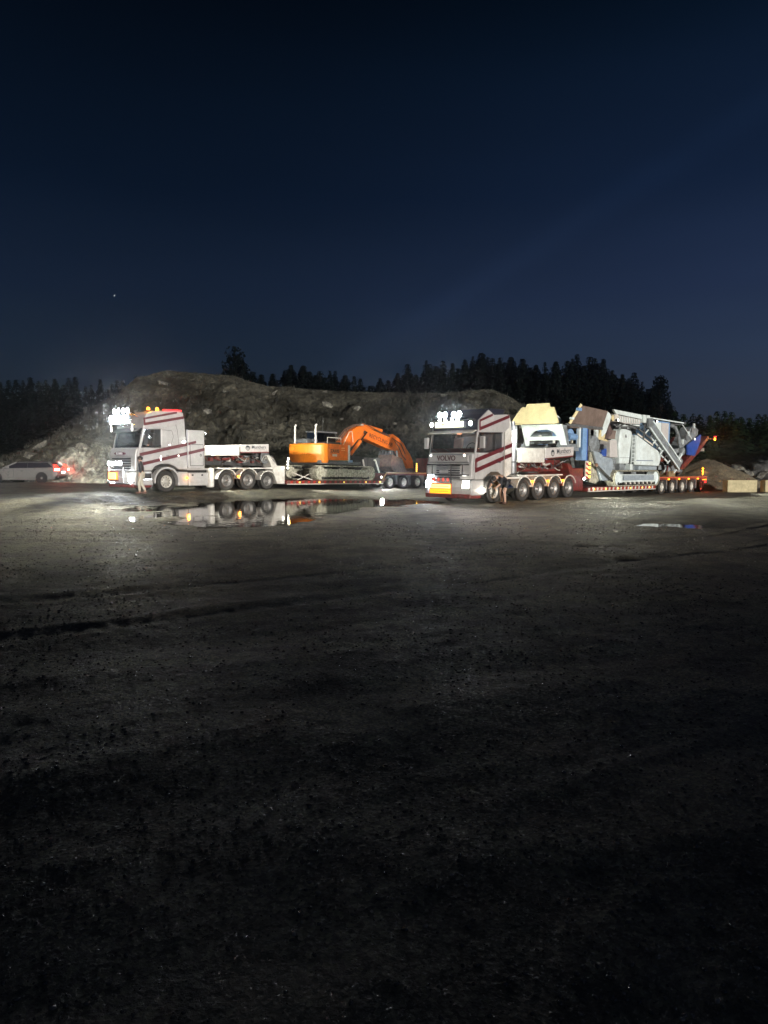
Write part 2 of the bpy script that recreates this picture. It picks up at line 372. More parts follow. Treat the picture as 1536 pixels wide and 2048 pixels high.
WATER = -0.02
pud1 = [px2w(*p) for p in [(352,1040),(340,1022),(345,1008),(400,998),(480,994),(560,993),(640,994),(700,996),(790,999),(862,1004),(845,1009),(760,1013),(690,1019),(640,1030),(600,1042),(520,1047),(440,1047)]]
pud2 = [px2w(*p) for p in [(1262,1047),(1320,1046),(1380,1048),(1425,1051),(1405,1056),(1340,1054),(1285,1051)]]
pud3 = [px2w(*p) for p in [(195,1022),(205,1006),(300,998),(335,1003),(330,1030),(270,1038)]]
pud4 = [px2w(*p) for p in [(850,1096),(885,1087),(960,1092),(1000,1100),(940,1104),(870,1102)]]
pud5 = [px2w(*p) for p in [(1090,1238),(1150,1232),(1235,1246),(1255,1258),(1290,1268),(1200,1260),(1120,1248)]]
def sdist(poly, x, y):
    d = np.full(x.shape, 1e9); ins = np.zeros(x.shape, bool); n = len(poly)
    for i in range(n):
        (ax, ay), (bx, by) = poly[i], poly[(i + 1) % n]; ex, ey = bx - ax, by - ay
        t = np.clip(((x - ax) * ex + (y - ay) * ey) / (ex * ex + ey * ey), 0, 1)
        d = np.minimum(d, np.hypot(x - ax - t * ex, y - ay - t * ey))
        c = ((ay > y) != (by > y)) & (x < ex * (y - ay) / (ey if abs(ey) > 1e-9 else 1e-9) + ax); ins ^= c
    return np.where(ins, d, -d)

def ground_height(X, Y):
    base = gbase(X, Y)
    far = 1.0 / (1.0 + (np.maximum(Y, 0) / 30.0) ** 2)
    th = 0.42                                         # old wheel tracks run slantwise over the yard
    U = X * math.cos(th) + Y * math.sin(th); V = -X * math.sin(th) + Y * math.cos(th)
    rough = 0.018 * fbm(X * 0.45 + 9, Y * 0.45, 3, 3) + 0.011 * fbm(U * 0.25, V * 1.6, 8, 3) + 0.005 * fbm(X * 2.6, Y * 2.6, 11, 3)
    rough = rough + 0.003 * fbm(X * 9, Y * 9, 21, 3) * np.clip(1.6 - Y / 22, 0, 1)
    ridge = 1 - np.abs(fbm(U * 0.16, V * 0.75, 31, 2)); rough = rough + 0.016 * np.clip(ridge - 0.72, 0, 1) * 2.2
    for c, sl, bow, wob in ((-6.5, 0.62, 0.012, 1.0), (-4.3, 0.62, 0.012, 1.0), (-2.0, -0.30, -0.01, 2.0), (-0.1, -0.30, -0.01, 2.0), (11.0, 0.10, 0.008, 4.0), (13.1, 0.10, 0.008, 4.0)):
        dd = (Y - (c + 16) - sl * X - bow * X * X - 0.35 * vnoise(X * 0.25 + wob * 9, X * 0 + wob, 5)) / math.hypot(1, sl)
        rough = rough - 0.020 * np.exp(-(dd / 0.17) ** 2) + 0.009 * np.exp(-((np.abs(dd) - 0.30) / 0.10) ** 2) + 0.006 * np.exp(-(dd / 0.17) ** 2) * np.sin((X + sl * Y) * 22)
    calm = np.clip((Y - 33) / 10, 0, 1) * 0.35
    z = base + rough * (1 - calm) + 0.015
    for poly, band, dep in ((pud1, 1.7, 0.075), (pud2, 0.5, 0.06), (pud3, 1.4, 0.03), (pud4, 0.6, 0.035)):
        s = sdist(poly, X, Y) + band * (0.62 * fbm(X * 0.9, Y * 1.5, 41, 4, 0.62) + 0.12)
        m = sstep(-band, band * 0.8, s)
        z = z * (1 - m) + (WATER + 0.045 - dep * 1.22 + 1.3 * rough) * m if dep > 0.05 else z * (1 - m) + (WATER - 0.010 + 0.8 * rough) * m
    return z

def ground_mesh():
    ys = np.concatenate([np.linspace(-32, -10, 12), np.linspace(-9, 1.5, 26), np.geomspace(1.6, 72, 560), np.geomspace(74, 900, 36)])
    u = np.linspace(-1, 1, 430); u = np.concatenate([[-6, -4, -2.5, -1.6, -1.25], u, [1.25, 1.6, 2.5, 4, 6]])
    Y = np.repeat(ys[:, None], len(u), 1); X = u[None, :] * (0.60 * np.maximum(Y, 0) + 4.5)
    Z = ground_height(X, Y)
    Z = np.where(Y > 75, np.minimum(Z, 0.1) - 0.0, Z)
    v = np.stack([X, Y, Z], -1).reshape(-1, 3); n = len(u); a = np.arange(len(ys) - 1)[:, None] * n + np.arange(n - 1)[None, :]
    f = np.stack([a, a + 1, a + n + 1, a + n], -1).reshape(-1, 4)
    return np_mesh('ground', v, f, True)

def np_mesh(name, v, f, smooth=False):
    me = bpy.data.meshes.new(name); k = f.shape[1]
    me.vertices.add(len(v)); me.vertices.foreach_set('co', np.ascontiguousarray(v, np.float32).ravel())
    me.loops.add(f.size); me.loops.foreach_set('vertex_index', f.astype(np.int32).ravel())
    me.polygons.add(len(f)); me.polygons.foreach_set('loop_start', np.arange(0, f.size, k, dtype=np.int32)); me.polygons.foreach_set('loop_total', np.full(len(f), k, np.int32))
    if smooth: me.polygons.foreach_set('use_smooth', np.ones(len(f), bool))
    me.update(calc_edges=True); me.validate()
    return me

def soil_material(name, c1, c2, c3, scale, rough, wet=0.0, bump=0.6, bd=0.03, fine=30):
    m = bpy.data.materials.new(name); m.use_nodes = True; nt = m.node_tree; n = nt.nodes; l = nt.links; b = n['Principled BSDF']
    tc = n.new('ShaderNodeTexCoord')
    def nz(s, d=8, r=0.6):
        q = n.new('ShaderNodeTexNoise'); q.inputs['Scale'].default_value = s; q.inputs['Detail'].default_value = d; q.inputs['Roughness'].default_value = r
        l.new(tc.outputs['Object'], q.inputs['Vector']); return q
    n1, n2 = nz(scale), nz(fine, 6, 0.7)
    r1 = n.new('ShaderNodeValToRGB'); e = r1.color_ramp.elements
    e[0].position = 0.40; e[0].color = (*c1, 1); e[1].position = 0.62; e[1].color = (*c2, 1)
    l.new(n1.outputs['Fac'], r1.inputs[0])
    vo = n.new('ShaderNodeTexVoronoi'); vo.inputs['Scale'].default_value = fine * 1.3; l.new(tc.outputs['Object'], vo.inputs['Vector'])
    r2 = n.new('ShaderNodeValToRGB'); e = r2.color_ramp.elements; e[0].position = 0.35; e[0].color = (0.55, 0.55, 0.55, 1); e[1].position = 0.95; e[1].color = (*c3, 1)
    l.new(vo.outputs['Color'], r2.inputs[0])
    mx = n.new('ShaderNodeMix'); mx.data_type = 'RGBA'; mx.blend_type = 'MULTIPLY'; mx.inputs[0].default_value = 1.0
    l.new(r1.outputs[0], mx.inputs[6]); l.new(r2.outputs[0], mx.inputs[7]); l.new(mx.outputs[2], b.inputs['Base Color'])
    n3 = nz(0.35, 4); mr = n.new('ShaderNodeMapRange'); mr.inputs['From Min'].default_value = 0.35; mr.inputs['From Max'].default_value = 0.65
    mr.inputs['To Min'].default_value = rough - wet; mr.inputs['To Max'].default_value = rough; l.new(n3.outputs['Fac'], mr.inputs['Value']); l.new(mr.outputs[0], b.inputs['Roughness'])
    ad = n.new('ShaderNodeMath'); ad.operation = 'MULTIPLY_ADD'; ad.inputs[1].default_value = 0.3; l.new(vo.outputs['Distance'], ad.inputs[0]); l.new(n2.outputs['Fac'], ad.inputs[2])
    bp = n.new('ShaderNodeBump'); bp.inputs['Strength'].default_value = bump; bp.inputs['Distance'].default_value = bd
    n4 = nz(fine * 0.16, 6, 0.65); b2 = n.new('ShaderNodeBump'); b2.inputs['Strength'].default_value = bump; b2.inputs['Distance'].default_value = bd * 4
    l.new(n4.outputs['Fac'], b2.inputs['Height']); l.new(b2.outputs[0], bp.inputs['Normal'])
    l.new(ad.outputs[0], bp.inputs['Height']); l.new(bp.outputs[0], b.inputs['Normal'])
    return m

g_mat = soil_material('gravel_yard', (0.046, 0.043, 0.031), (0.140, 0.130, 0.092), (1.7, 1.65, 1.5), 1.4, 0.86, 0.20, 1.0, 0.020, 38)
def wet_grit(m):                                    # single wet grains shine, the mud between them does not
    n, l = m.node_tree.nodes, m.node_tree.links; b = n['Principled BSDF']; b.inputs['Specular IOR Level'].default_value = 0.5
    src = b.inputs['Roughness'].links[0].from_socket; tc = n.new('ShaderNodeTexCoord')
    q = n.new('ShaderNodeTexNoise'); q.inputs['Scale'].default_value = 55; q.inputs['Detail'].default_value = 3; l.new(tc.outputs['Object'], q.inputs['Vector'])
    r = n.new('ShaderNodeMapRange'); r.inputs['From Min'].default_value = 0.60; r.inputs['From Max'].default_value = 0.68; r.inputs['To Min'].default_value = 0.0; r.inputs['To Max'].default_value = 0.48
    l.new(q.outputs['Fac'], r.inputs['Value']); sb = n.new('ShaderNodeMath'); sb.operation = 'SUBTRACT'; sb.use_clamp = True; l.new(src, sb.inputs[0]); l.new(r.outputs[0], sb.inputs[1]); l.new(sb.outputs[0], b.inputs['Roughness'])
wet_grit(g_mat)
gm = ground_mesh(); gm.materials.append(g_mat)
structure(obj('ground', gm))

wm = bpy.data.materials.new('puddle_water'); wm.use_nodes = True; b = wm.node_tree.nodes['Principled BSDF']
b.inputs['Base Color'].default_value = (0.012, 0.012, 0.011, 1); b.inputs['Roughness'].default_value = 0.015; b.inputs['IOR'].default_value = 1.5
_n = wm.node_tree.nodes.new('ShaderNodeTexNoise'); _n.inputs['Scale'].default_value = 2.6; _n.inputs['Detail'].default_value = 3
_t = wm.node_tree.nodes.new('ShaderNodeTexCoord'); wm.node_tree.links.new(_t.outputs['Object'], _n.inputs['Vector'])
_b = wm.node_tree.nodes.new('ShaderNodeBump'); _b.inputs['Strength'].default_value = 0.08; _b.inputs['Distance'].default_value = 0.035
wm.node_tree.links.new(_n.outputs['Fac'], _b.inputs['Height']); wm.node_tree.links.new(_b.outputs[0], b.inputs['Normal'])
for k, poly in enumerate((pud1, pud2, pud3, pud4)):
    cx = sum(p[0] for p in poly) / len(poly); cy = sum(p[1] for p in poly) / len(poly)
    ex = [(cx + (p[0] - cx) * 1.12, cy + (p[1] - cy) * 1.12) for p in poly]
    me = bpy.data.meshes.new('puddle'); me.from_pydata([(x, y, WATER - 0.003 * k) for x, y in ex], [], [tuple(range(len(ex)))]); me.materials.append(wm)
    if me.polygons[0].normal.z < 0: me.flip_normals()
    structure(obj('puddle', me))

# ------------------------------------------------------------------ hill, rock heap, sand pile, berm
hill_mat = soil_material('hill_soil', (0.022, 0.021, 0.016), (0.105, 0.101, 0.080), (1.25, 1.22, 1.15), 0.11, 0.95, 0.05, 0.8, 0.3, 2.6)
rock_mat = soil_material('rock_face', (0.12, 0.115, 0.10), (0.30, 0.29, 0.24), (1.25, 1.25, 1.2), 0.9, 0.85, 0.1, 0.9, 0.12, 4)
sand_mat = soil_material('sand_heap', (0.13, 0.11, 0.075), (0.24, 0.20, 0.13), (1.3, 1.3, 1.2), 0.5, 0.95, 0.0, 0.7, 0.05, 12)
berm_mat = soil_material('dark_rubble', (0.03, 0.03, 0.03), (0.10, 0.10, 0.095), (1.5, 1.5, 1.45), 0.5, 0.7, 0.2, 1.0, 0.2, 3)

RID = 76.0
sil = [(20,925),(60,914),(110,880),(165,832),(225,790),(262,768),(282,755),(305,746),(335,741),(400,746),(470,753),(520,770),(560,777),(620,778),(700,782),(800,785),(860,786),(930,783),(985,780),(1020,795),(1045,812),(1080,840),(1130,885),(1180,915)]
hx = np.array([pxd(a, b, RID)[0] for a, b in sil]); hz = np.array([pxd(a, b, RID)[2] for a, b in sil])
def hill_mesh():
    xs = np.linspace(hx[0] - 6, hx[-1] + 6, 420); t = np.concatenate([np.linspace(0, 1, 130), np.linspace(1.02, 2.2, 24)])
    X = np.repeat(xs[None, :], len(t), 0); T = np.repeat(t[:, None], len(xs), 1)
    y0 = 57 + 2.2 * fbm(xs * 0.09, xs * 0, 5, 3) + 5.0 * sstep(-30, -40, xs)
    Y = y0[None, :] + (RID - y0[None, :]) * T
    H = np.interp(xs, hx, hz, left=0, right=0)[None, :]
    slope = np.where(T <= 1, 0.12 * sstep(0, 0.12, T) + 0.88 * np.power(np.clip(T, 0, 1), 1.15), 1 - 0.25 * (T - 1))
    scale = np.sqrt(np.clip(H / 8, 0, 1.2))
    n = 0.6 * fbm(X * 0.20, Y * 0.22, 51, 6, 0.56) + 0.42 * (1 - 2 * np.abs(fbm(X * 0.33 + T * 3, Y * 0.16, 61, 5, 0.62)))
    st = (H * slope) / 1.7 + 0.55 * fbm(X * 0.12, Y * 0.12, 81, 3) + X * 0.10; led = 1.7 * (np.floor(st) + sstep(0.15, 0.85, st - np.floor(st)) - st)
    n = n + 0.75 * led * (0.5 + 0.5 * fbm(X * 0.08, Y * 0.1, 85, 2))
    Z = H * slope + n * scale * (np.sin(np.clip(T, 0, 1) * math.pi) * 0.9 + 0.16)
    Yd = Y + 0.5 * fbm(X * 0.5, Z * 0.5, 71, 4) * scale
    Z = np.where(T == 0, -0.6, Z)
    v = np.stack([X, Yd, Z], -1).reshape(-1, 3); m = len(xs); a = np.arange(len(t) - 1)[:, None] * m + np.arange(m - 1)[None, :]
    return np_mesh('hill', v, np.stack([a, a + 1, a + m + 1, a + m], -1).reshape(-1, 4), False)
hill_mat.node_tree.nodes['Principled BSDF'].inputs['Specular IOR Level'].default_value = 0.1
hm = hill_mesh(); hm.materials.append(hill_mat)
hill_o = structure(obj('hill', hm))

def scrub():
    r = random.Random(12); c = MB(); co = [v.co for v in hm.vertices]
    for i in range(1700):
        p = co[r.randrange(420 * 128)]
        if p.z < 0.8: continue
        h = r.uniform(0.15, 0.55)
        for k in range(4):
            a = r.uniform(0, 6.28); w = r.uniform(.02, .07); q = p + Vector((r.gauss(0, .25), r.gauss(0, .15), -.05)); t_ = q + Vector((math.cos(a) * h * .5, math.sin(a) * h * .4, h))
            c.add([q + Vector((w, 0, 0)), q - Vector((w, 0, 0)), t_], [(0, 1, 2)])
    o = part('dry_scrub', c, mat('dry_scrub', (0.045, 0.044, 0.032), .9, var=.6, vscale=.4, dark=(.012, .013, .009)), None)
    o['kind'] = 'stuff'; o['label'] = 'dry scrub and grass growing over the hill'; o['category'] = 'scrub'
scrub()

def mound(name, c, rx, ry, h, m, seed, rough, n=90, power=1.0, sharp=0.0):
    u = np.linspace(-1, 1, n); U, V = np.meshgrid(u, u); r = np.hypot(U, V)
    X = c[0] + U * rx; Y = c[1] + V * ry
    prof = np.clip(1 - r, 0, 1) ** power
    nn = fbm(X * 0.7, Y * 0.7, seed, 5, 0.6); rd = 1 - 2 * np.abs(fbm(X * 0.9, Y * 0.9, seed + 9, 4, 0.55))
    Z = h * prof * 1.0 + rough * (nn + sharp * rd) * np.clip((1 - r) * 3, 0, 1) + c[2] - 0.5 * (r > 0.97)
    X = X + rough * 0.7 * fbm(Y * 0.8, Z * 1.1, seed + 4, 3); Y = Y + rough * 0.7 * fbm(X * 0.8, Z * 1.1, seed + 5, 3)
    a = np.arange(n - 1)[:, None] * n + np.arange(n - 1)[None, :]
    me = np_mesh(name, np.stack([X, Y, Z], -1).reshape(-1, 3), np.stack([a, a + 1, a + n + 1, a + n], -1).reshape(-1, 4), False)
    me.materials.append(m); return me

# pale blasted rock heap left of the tractor
def rock_proto(seed):
    bm = bmesh.new(); bmesh.ops.create_icosphere(bm, subdivisions=1, radius=1.0); rnd = random.Random(seed)
    for v in bm.verts: v.co *= rnd.uniform(0.6, 1.15); v.co.z *= 0.7
    me = bpy.data.meshes.new('rock'); bm.to_mesh(me); bm.free(); me.materials.append(rock_mat); return me
rocks = [rock_proto(i) for i in range(6)]
_r = random.Random(31); _vc = [v.co.copy() for v in hm.vertices]
for i in range(70):
    p = _vc[_r.randrange(420 * 6, 420 * 128)]
    if p.z < 0.3: continue
    o = obj('rock', rocks[i % 6], hill_o, p); q = _r.uniform(.15, .6) * (1.0 if p.z > 3 else 1.3); o.scale = (q * 1.4, q, q * .8); o.rotation_euler = (_r.uniform(0, .5), _r.uniform(0, .5), _r.uniform(0, 6))
heap_c = (-20.6, 50.5, 0.2)
rp = obj('rock_heap', mound('rock_heap', (0, 0, 0), 4.6, 3.2, 2.9, rock_mat, 91, 0.42, 110, 0.8, 0.5), None, heap_c)
tag(rp, 'jagged pale rock heap at the foot of the hill, lit by the white tractor', 'rock heap')
rnd = random.Random(5)
for i in range(90):
    a = rnd.uniform(math.pi, 2 * math.pi); q = rnd.uniform(0.15, 0.98); x, y = 4.4 * q * math.cos(a), 3.1 * q * math.sin(a)
    z = 2.9 * (1 - q) ** 0.8 + 0.08
    o = obj('rock', rocks[i % 6], rp, (x, y, z)); s = rnd.uniform(0.12, 0.42); o.scale = (s * rnd.uniform(.8, 1.4), s, s); o.rotation_euler = (rnd.uniform(0, 6), rnd.uniform(0, 6), rnd.uniform(0, 6))

sp = obj('sand_pile', mound('sand_pile', (0, 0, 0), 4.6, 4.0, 2.35, sand_mat, 121, 0.10, 70, 0.85), None, (23.6, 52.0, -0.35))
tag(sp, 'heap of brown sand behind the rear of the crusher trailer', 'sand pile')
be = obj('rubble_berm', mound('rubble_berm', (0, 0, 0), 20, 6.0, 3.4, berm_mat, 151, 0.55, 130, 0.75, 0.6), None, (42.0, 64.0, -0.6))
tag(be, 'long dark berm of rubble in front of the low trees at right', 'berm')
for i in range(60):
    a = rnd.uniform(math.pi, 2 * math.pi); q = rnd.uniform(0.3, 0.95); s = rnd.uniform(0.25, 0.8)
    o = obj('rock', rocks[i % 6], be, (19 * q * math.cos(a), 5.7 * q * math.sin(a), 3.4 * (1 - q) ** 0.75 + 0.1)); o.scale = (s * 1.4, s, s * 0.8); o.rotation_euler = (0.3 * rnd.random(), 0.4 * rnd.random(), 6 * rnd.random())

def bank_mesh():                                       # unseen bank added behind the viewer to keep the sun off the foreground
    xs = np.linspace(-75, 75, 160); t = np.linspace(0, 1, 24); X = np.repeat(xs[None], 24, 0); T = np.repeat(t[:, None], 160, 1)
    Z = (2.85 + 0.4 * fbm(X * 0.07, X * 0, 7, 3) + 0.2 * fbm(X * 0.4, T * 4, 9, 3)) * np.sin(T * math.pi) ** 0.8 - 0.1
    Y = -28 + 12 * T + 0.4 * fbm(X * 0.3, T * 3, 19, 3); a = np.arange(23)[:, None] * 160 + np.arange(159)[None, :]
    return np_mesh('shade_bank', np.stack([X, Y, Z], -1).reshape(-1, 3), np.stack([a, a + 1, a + 161, a + 160], -1).reshape(-1, 4), True)
bkm = bank_mesh(); bkm.materials.append(hill_mat); structure(obj('shade_bank', bkm))

for k, (px0, wpx, lab) in enumerate(((1455, 60, 'long yellowish concrete block with a clear gap on its right, beside the sand pile'), (1530, 62, 'yellowish concrete block cut off by the right edge of the picture'))):
    x0, y0, _ = pxd(px0, 985, 43.0); w = wpx * 43 / 1422; zb = -0.17
    me = MB().box(0, w, 0, 0.62, 0.0, 0.78)
    o = part('concrete_block', me, concrete, None, bevel=0.03, loc=(x0, 43, zb - 0.02)); o.rotation_euler = (0, 0, R_(1.5 - 3 * k))
    tag(o, lab, 'block', 'concrete blocks at the yard edge')
    for q in (0.3, w - 0.5):
        lo = MB(); lo.tube((q, 0.31, 0.77), (q, 0.31, 0.84), 0.03).tube((q + 0.2, 0.31, 0.77), (q + 0.2, 0.31, 0.84), 0.03).tube((q, 0.31, 0.84), (q + 0.2, 0.31, 0.84), 0.03)
        part('lifting_eye', lo, rust, o)

# ------------------------------------------------------------------ trees
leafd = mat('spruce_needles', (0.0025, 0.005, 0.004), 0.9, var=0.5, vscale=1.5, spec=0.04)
leafg = mat('young_foliage', (0.018, 0.034, 0.014), 0.9, var=0.5, vscale=1.5, spec=0.04)
bark = mat('bark', (0.012, 0.010, 0.009), 0.9, var=0.4, spec=0.05)
def spruce(seed, wide=0.2, base=0.06, n=24, m=leafd, gap=0.0):
    r = random.Random(seed); c = MB()
    for i in range(n):
        t = base + (1 - base) * (i + r.random() * 0.6) / n
        rad = wide * (1 - t) ** 0.85 * r.uniform(0.7, 1.15) + 0.012
        k = 8 if t < 0.8 else 6
        for j in range(k):
            if r.random() < gap: continue
            a = 2 * math.pi * (j + r.uniform(-.35, .35)) / k + i * 0.7; L = rad * r.uniform(0.65, 1.25); ca, sa = math.cos(a), math.sin(a)
            dr = -0.25 * L - 0.012; w = L * 0.36
            p0 = Vector((0, 0, t)); p1 = Vector((ca * L * 0.6, sa * L * 0.6, t + dr * 0.4)); p2 = Vector((ca * L, sa * L, t + dr + r.uniform(-.01, .015)))
            sd_ = Vector((-sa, ca, 0))
            c.add([p0, p1 + sd_ * w, p2, p1 - sd_ * w], [(0, 1, 2, 3)])
            for q in range(4):
                f = r.uniform(0.25, 1.0); pp = p0.lerp(p2, f); d2 = sd_ * r.choice((-1, 1)) * w * r.uniform(0.8, 1.7) + Vector((ca, sa, 0)) * L * 0.15
                c.add([pp, pp + d2 + Vector((0, 0, -0.02 - 0.02 * r.random())), pp + Vector((ca, sa, 0)) * L * 0.12 + Vector((0, 0, -0.03 * r.random()))], [(0, 1, 2)])
    me = mesh_of(c, 'crown', m); tm = mesh_of(MB().tube((0, 0, -0.02), (0, 0, 0.97), 0.013, 0.002, 7), 'trunk', bark)
    return tm, me
def leafy(seed, m, rx=0.26):
    r = random.Random(seed); c = MB(); tr = MB().tube((0, 0, -0.02), (0, 0, 0.75), 0.02, 0.008, 7)
    cl = []
    for i in range(16):
        a = r.uniform(0, 6.28); h = r.uniform(0.28, 0.98); q = rx * math.sin(min(1, (h - 0.15) / 0.85) * math.pi * 0.86 + 0.25) * r.uniform(0.2, 0.95)
        cl.append((q * math.cos(a), q * math.sin(a), h)); tr.tube((0, 0, max(0.2, h - 0.22)), cl[-1], 0.008, 0.002, 5)
    for x, y, z in cl:
        for q in range(75):
            d = Vector((r.gauss(0, 1), r.gauss(0, 1), r.gauss(0, 1))).normalized() * (0.12 * r.random() ** 0.5)
            p = Vector((x, y, z)) + d; s = r.uniform(0.012, 0.026); e = Vector((r.gauss(0, 1), r.gauss(0, 1), r.gauss(0, 1))).normalized() * s; g = e.orthogonal().normalized() * s * 0.8
            c.add([p - e, p + g, p + e, p - g], [(0, 1, 2, 3)])
    return mesh_of(tr, 'trunk', bark), mesh_of(c, 'crown', m)
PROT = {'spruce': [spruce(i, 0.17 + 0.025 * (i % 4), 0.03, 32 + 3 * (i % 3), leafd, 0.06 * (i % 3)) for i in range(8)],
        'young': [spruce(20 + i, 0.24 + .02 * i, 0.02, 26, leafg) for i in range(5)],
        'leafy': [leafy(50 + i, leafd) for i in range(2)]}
def tree(kind, i, loc, h, label, group, w=1.0):
    tm, cm = PROT[kind][i % len(PROT[kind])]
    nm = {'spruce': 'spruce_tree', 'young': 'young_tree', 'leafy': 'leafy_tree'}[kind]
    t = thing(nm, label, 'tree', loc, (0, 0, rnd.uniform(0, 6.28)), group)
    for n_, me in (('trunk', tm), ('crown', cm)):
        o = obj(n_, me, t); o.scale = (h * w, h * w, h)
    return t
sky_line = [(-60,758),(0,760),(60,751),(110,754),(150,750),(200,755),(245,757),(262,762),(272,748),(290,760),(330,752),(420,752),(448,740),(470,714),(488,722),(505,738),(522,745),(545,743),(570,735),(582,726),(606,727),(640,738),(660,737),(690,746),(720,753),(760,752),(795,742),(815,724),(832,745),(852,716),(885,717),(905,722),(930,714),(963,702),(985,712),(1000,710),(1022,709),(1045,714),(1072,725),(1090,720),(1112,718),(1135,716),(1155,704),(1180,709),(1207,713),(1225,735),(1245,745),(1268,741),(1285,760),(1305,772),(1322,766),(1338,790),(1352,822),(1380,826),(1430,818),(1470,816),(1500,822),(1536,824),(1600,818)]
def zone(px):
    for lim, w in ((120, 'above the passing car'), (300, 'above the left foot of the hill'), (470, 'above the left tractor'), (580, 'above the white name board of the left trailer'), (700, 'above the tail of the excavator'), (840, 'above the boom of the excavator'), (930, 'above the windscreen of the right tractor'), (1030, 'above the striped cab of the right tractor'), (1140, 'above the cream hopper wall'), (1230, 'above the brown hopper'), (1300, 'above the white crusher panels')):
        if px < lim: return w
    return 'above the rear conveyor of the crusher'
sxs = [p[0] for p in sky_line]; sys_ = [p[1] for p in sky_line]
x = -50; k = 0; used = set()
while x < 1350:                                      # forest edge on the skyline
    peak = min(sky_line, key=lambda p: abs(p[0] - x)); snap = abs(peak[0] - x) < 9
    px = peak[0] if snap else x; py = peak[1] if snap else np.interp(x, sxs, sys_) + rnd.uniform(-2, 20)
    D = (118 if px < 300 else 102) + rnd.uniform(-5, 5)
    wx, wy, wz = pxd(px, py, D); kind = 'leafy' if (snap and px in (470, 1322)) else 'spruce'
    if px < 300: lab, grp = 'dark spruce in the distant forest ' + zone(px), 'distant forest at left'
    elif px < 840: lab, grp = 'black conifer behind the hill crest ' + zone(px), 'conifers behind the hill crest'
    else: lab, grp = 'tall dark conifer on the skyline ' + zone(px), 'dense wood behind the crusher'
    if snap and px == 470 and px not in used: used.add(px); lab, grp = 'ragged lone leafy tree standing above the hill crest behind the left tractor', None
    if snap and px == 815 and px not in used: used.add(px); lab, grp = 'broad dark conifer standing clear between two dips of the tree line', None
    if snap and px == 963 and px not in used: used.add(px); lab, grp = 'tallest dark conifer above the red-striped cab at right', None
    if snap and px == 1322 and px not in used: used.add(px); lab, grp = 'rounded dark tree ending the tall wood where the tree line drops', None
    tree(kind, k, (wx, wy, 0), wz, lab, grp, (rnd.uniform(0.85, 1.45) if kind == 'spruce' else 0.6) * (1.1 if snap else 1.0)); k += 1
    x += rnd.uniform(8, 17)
x = 300
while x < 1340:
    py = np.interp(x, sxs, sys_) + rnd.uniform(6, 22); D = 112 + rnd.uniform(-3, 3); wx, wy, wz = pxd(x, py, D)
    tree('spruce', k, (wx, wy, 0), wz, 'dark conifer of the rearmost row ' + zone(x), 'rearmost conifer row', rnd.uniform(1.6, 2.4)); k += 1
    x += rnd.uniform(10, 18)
x = 985
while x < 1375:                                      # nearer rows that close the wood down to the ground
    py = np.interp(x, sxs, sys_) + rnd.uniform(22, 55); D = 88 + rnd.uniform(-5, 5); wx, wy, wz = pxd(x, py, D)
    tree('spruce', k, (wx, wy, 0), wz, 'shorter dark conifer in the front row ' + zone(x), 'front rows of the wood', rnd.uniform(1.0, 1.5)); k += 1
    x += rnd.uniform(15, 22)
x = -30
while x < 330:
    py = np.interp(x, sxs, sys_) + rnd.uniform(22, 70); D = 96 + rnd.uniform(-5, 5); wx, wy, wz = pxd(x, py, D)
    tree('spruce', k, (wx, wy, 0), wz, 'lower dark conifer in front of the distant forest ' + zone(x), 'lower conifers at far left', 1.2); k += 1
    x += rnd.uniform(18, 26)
for row, (D0, dy) in enumerate(((80, 0), (73, 14))):
    x = 1350 + 8 * row
    while x < 1600:
        py = np.interp(x, sxs, sys_) + dy + rnd.uniform(-3, 12); D = D0 + rnd.uniform(-2, 2); wx, wy, wz = pxd(x, py, D)
        tree('young', k, (wx, wy, 0), wz, ('young greenish tree on the back row at right' if row == 0 else 'bushy young tree on the front row behind the rubble berm'), ('back row of young trees' if row == 0 else 'front row of young trees'), rnd.uniform(1.3, 2.1)); k += 1
        x += rnd.uniform(13, 20)
_s = pxd(229, 591, 900)
st = part('star', MB().ball((0, 0, 0), 0.42, 8), mat('star_light', (1, 1, 1), emit=3, ecol=(1, 0.97, 0.9)), None, loc=_s); structure(st)

# ------------------------------------------------------------------ shared vehicle pieces
def tyre_mesh(r, w, treads=True):
    rr = r * 0.60; h = w / 2
    prof = [(rr, -h * 0.8), (rr * 1.05, -h * 0.95), (r * 0.86, -h), (r * 0.965, -h * 0.9), (r, -h * 0.72), (r, -h * 0.25), (r * 0.975, -h * 0.2), (r * 0.975, -h * 0.1), (r, -h * 0.05), (r, h * 0.05), (r * 0.975, h * 0.1), (r * 0.975, h * 0.2), (r, h * 0.25), (r, h * 0.72), (r * 0.965, h * 0.9), (r * 0.86, h), (rr * 1.05, h * 0.95), (rr, h * 0.8)]
    return mesh_of(MB().lathe(prof, n=36), 'tyre', rubber, True)
def rim_mesh(r, w, m, holes=10, steer=True):                     # outer face looks towards -y
    rr = r * 0.60; h = w / 2; mb = MB()
    d = -h * 0.35 if not steer else -h * 0.75
    mb.lathe([(rr, -h * 0.82), (rr * 0.93, -h * 0.8), (rr * 0.9, d + 0.06), (rr * 0.62, d + 0.02), (rr * 0.5, d), (rr * 0.45, d - 0.03), (rr * 0.28, d - 0.05), (rr * 0.22, d - 0.1), (0.001, d - 0.11)], n=30)
    mb.lathe([(rr, -h * 0.82), (rr, h * 0.8)], n=30)
    for i in range(holes):
        t = 2 * math.pi * i / holes
        mb.tube((rr * 0.37 * math.cos(t), d - 0.03, rr * 0.37 * math.sin(t)), (rr * 0.37 * math.cos(t), d - 0.075, rr * 0.37 * math.sin(t)), 0.016, n=6)
    return mesh_of(mb, 'rim', m, True)
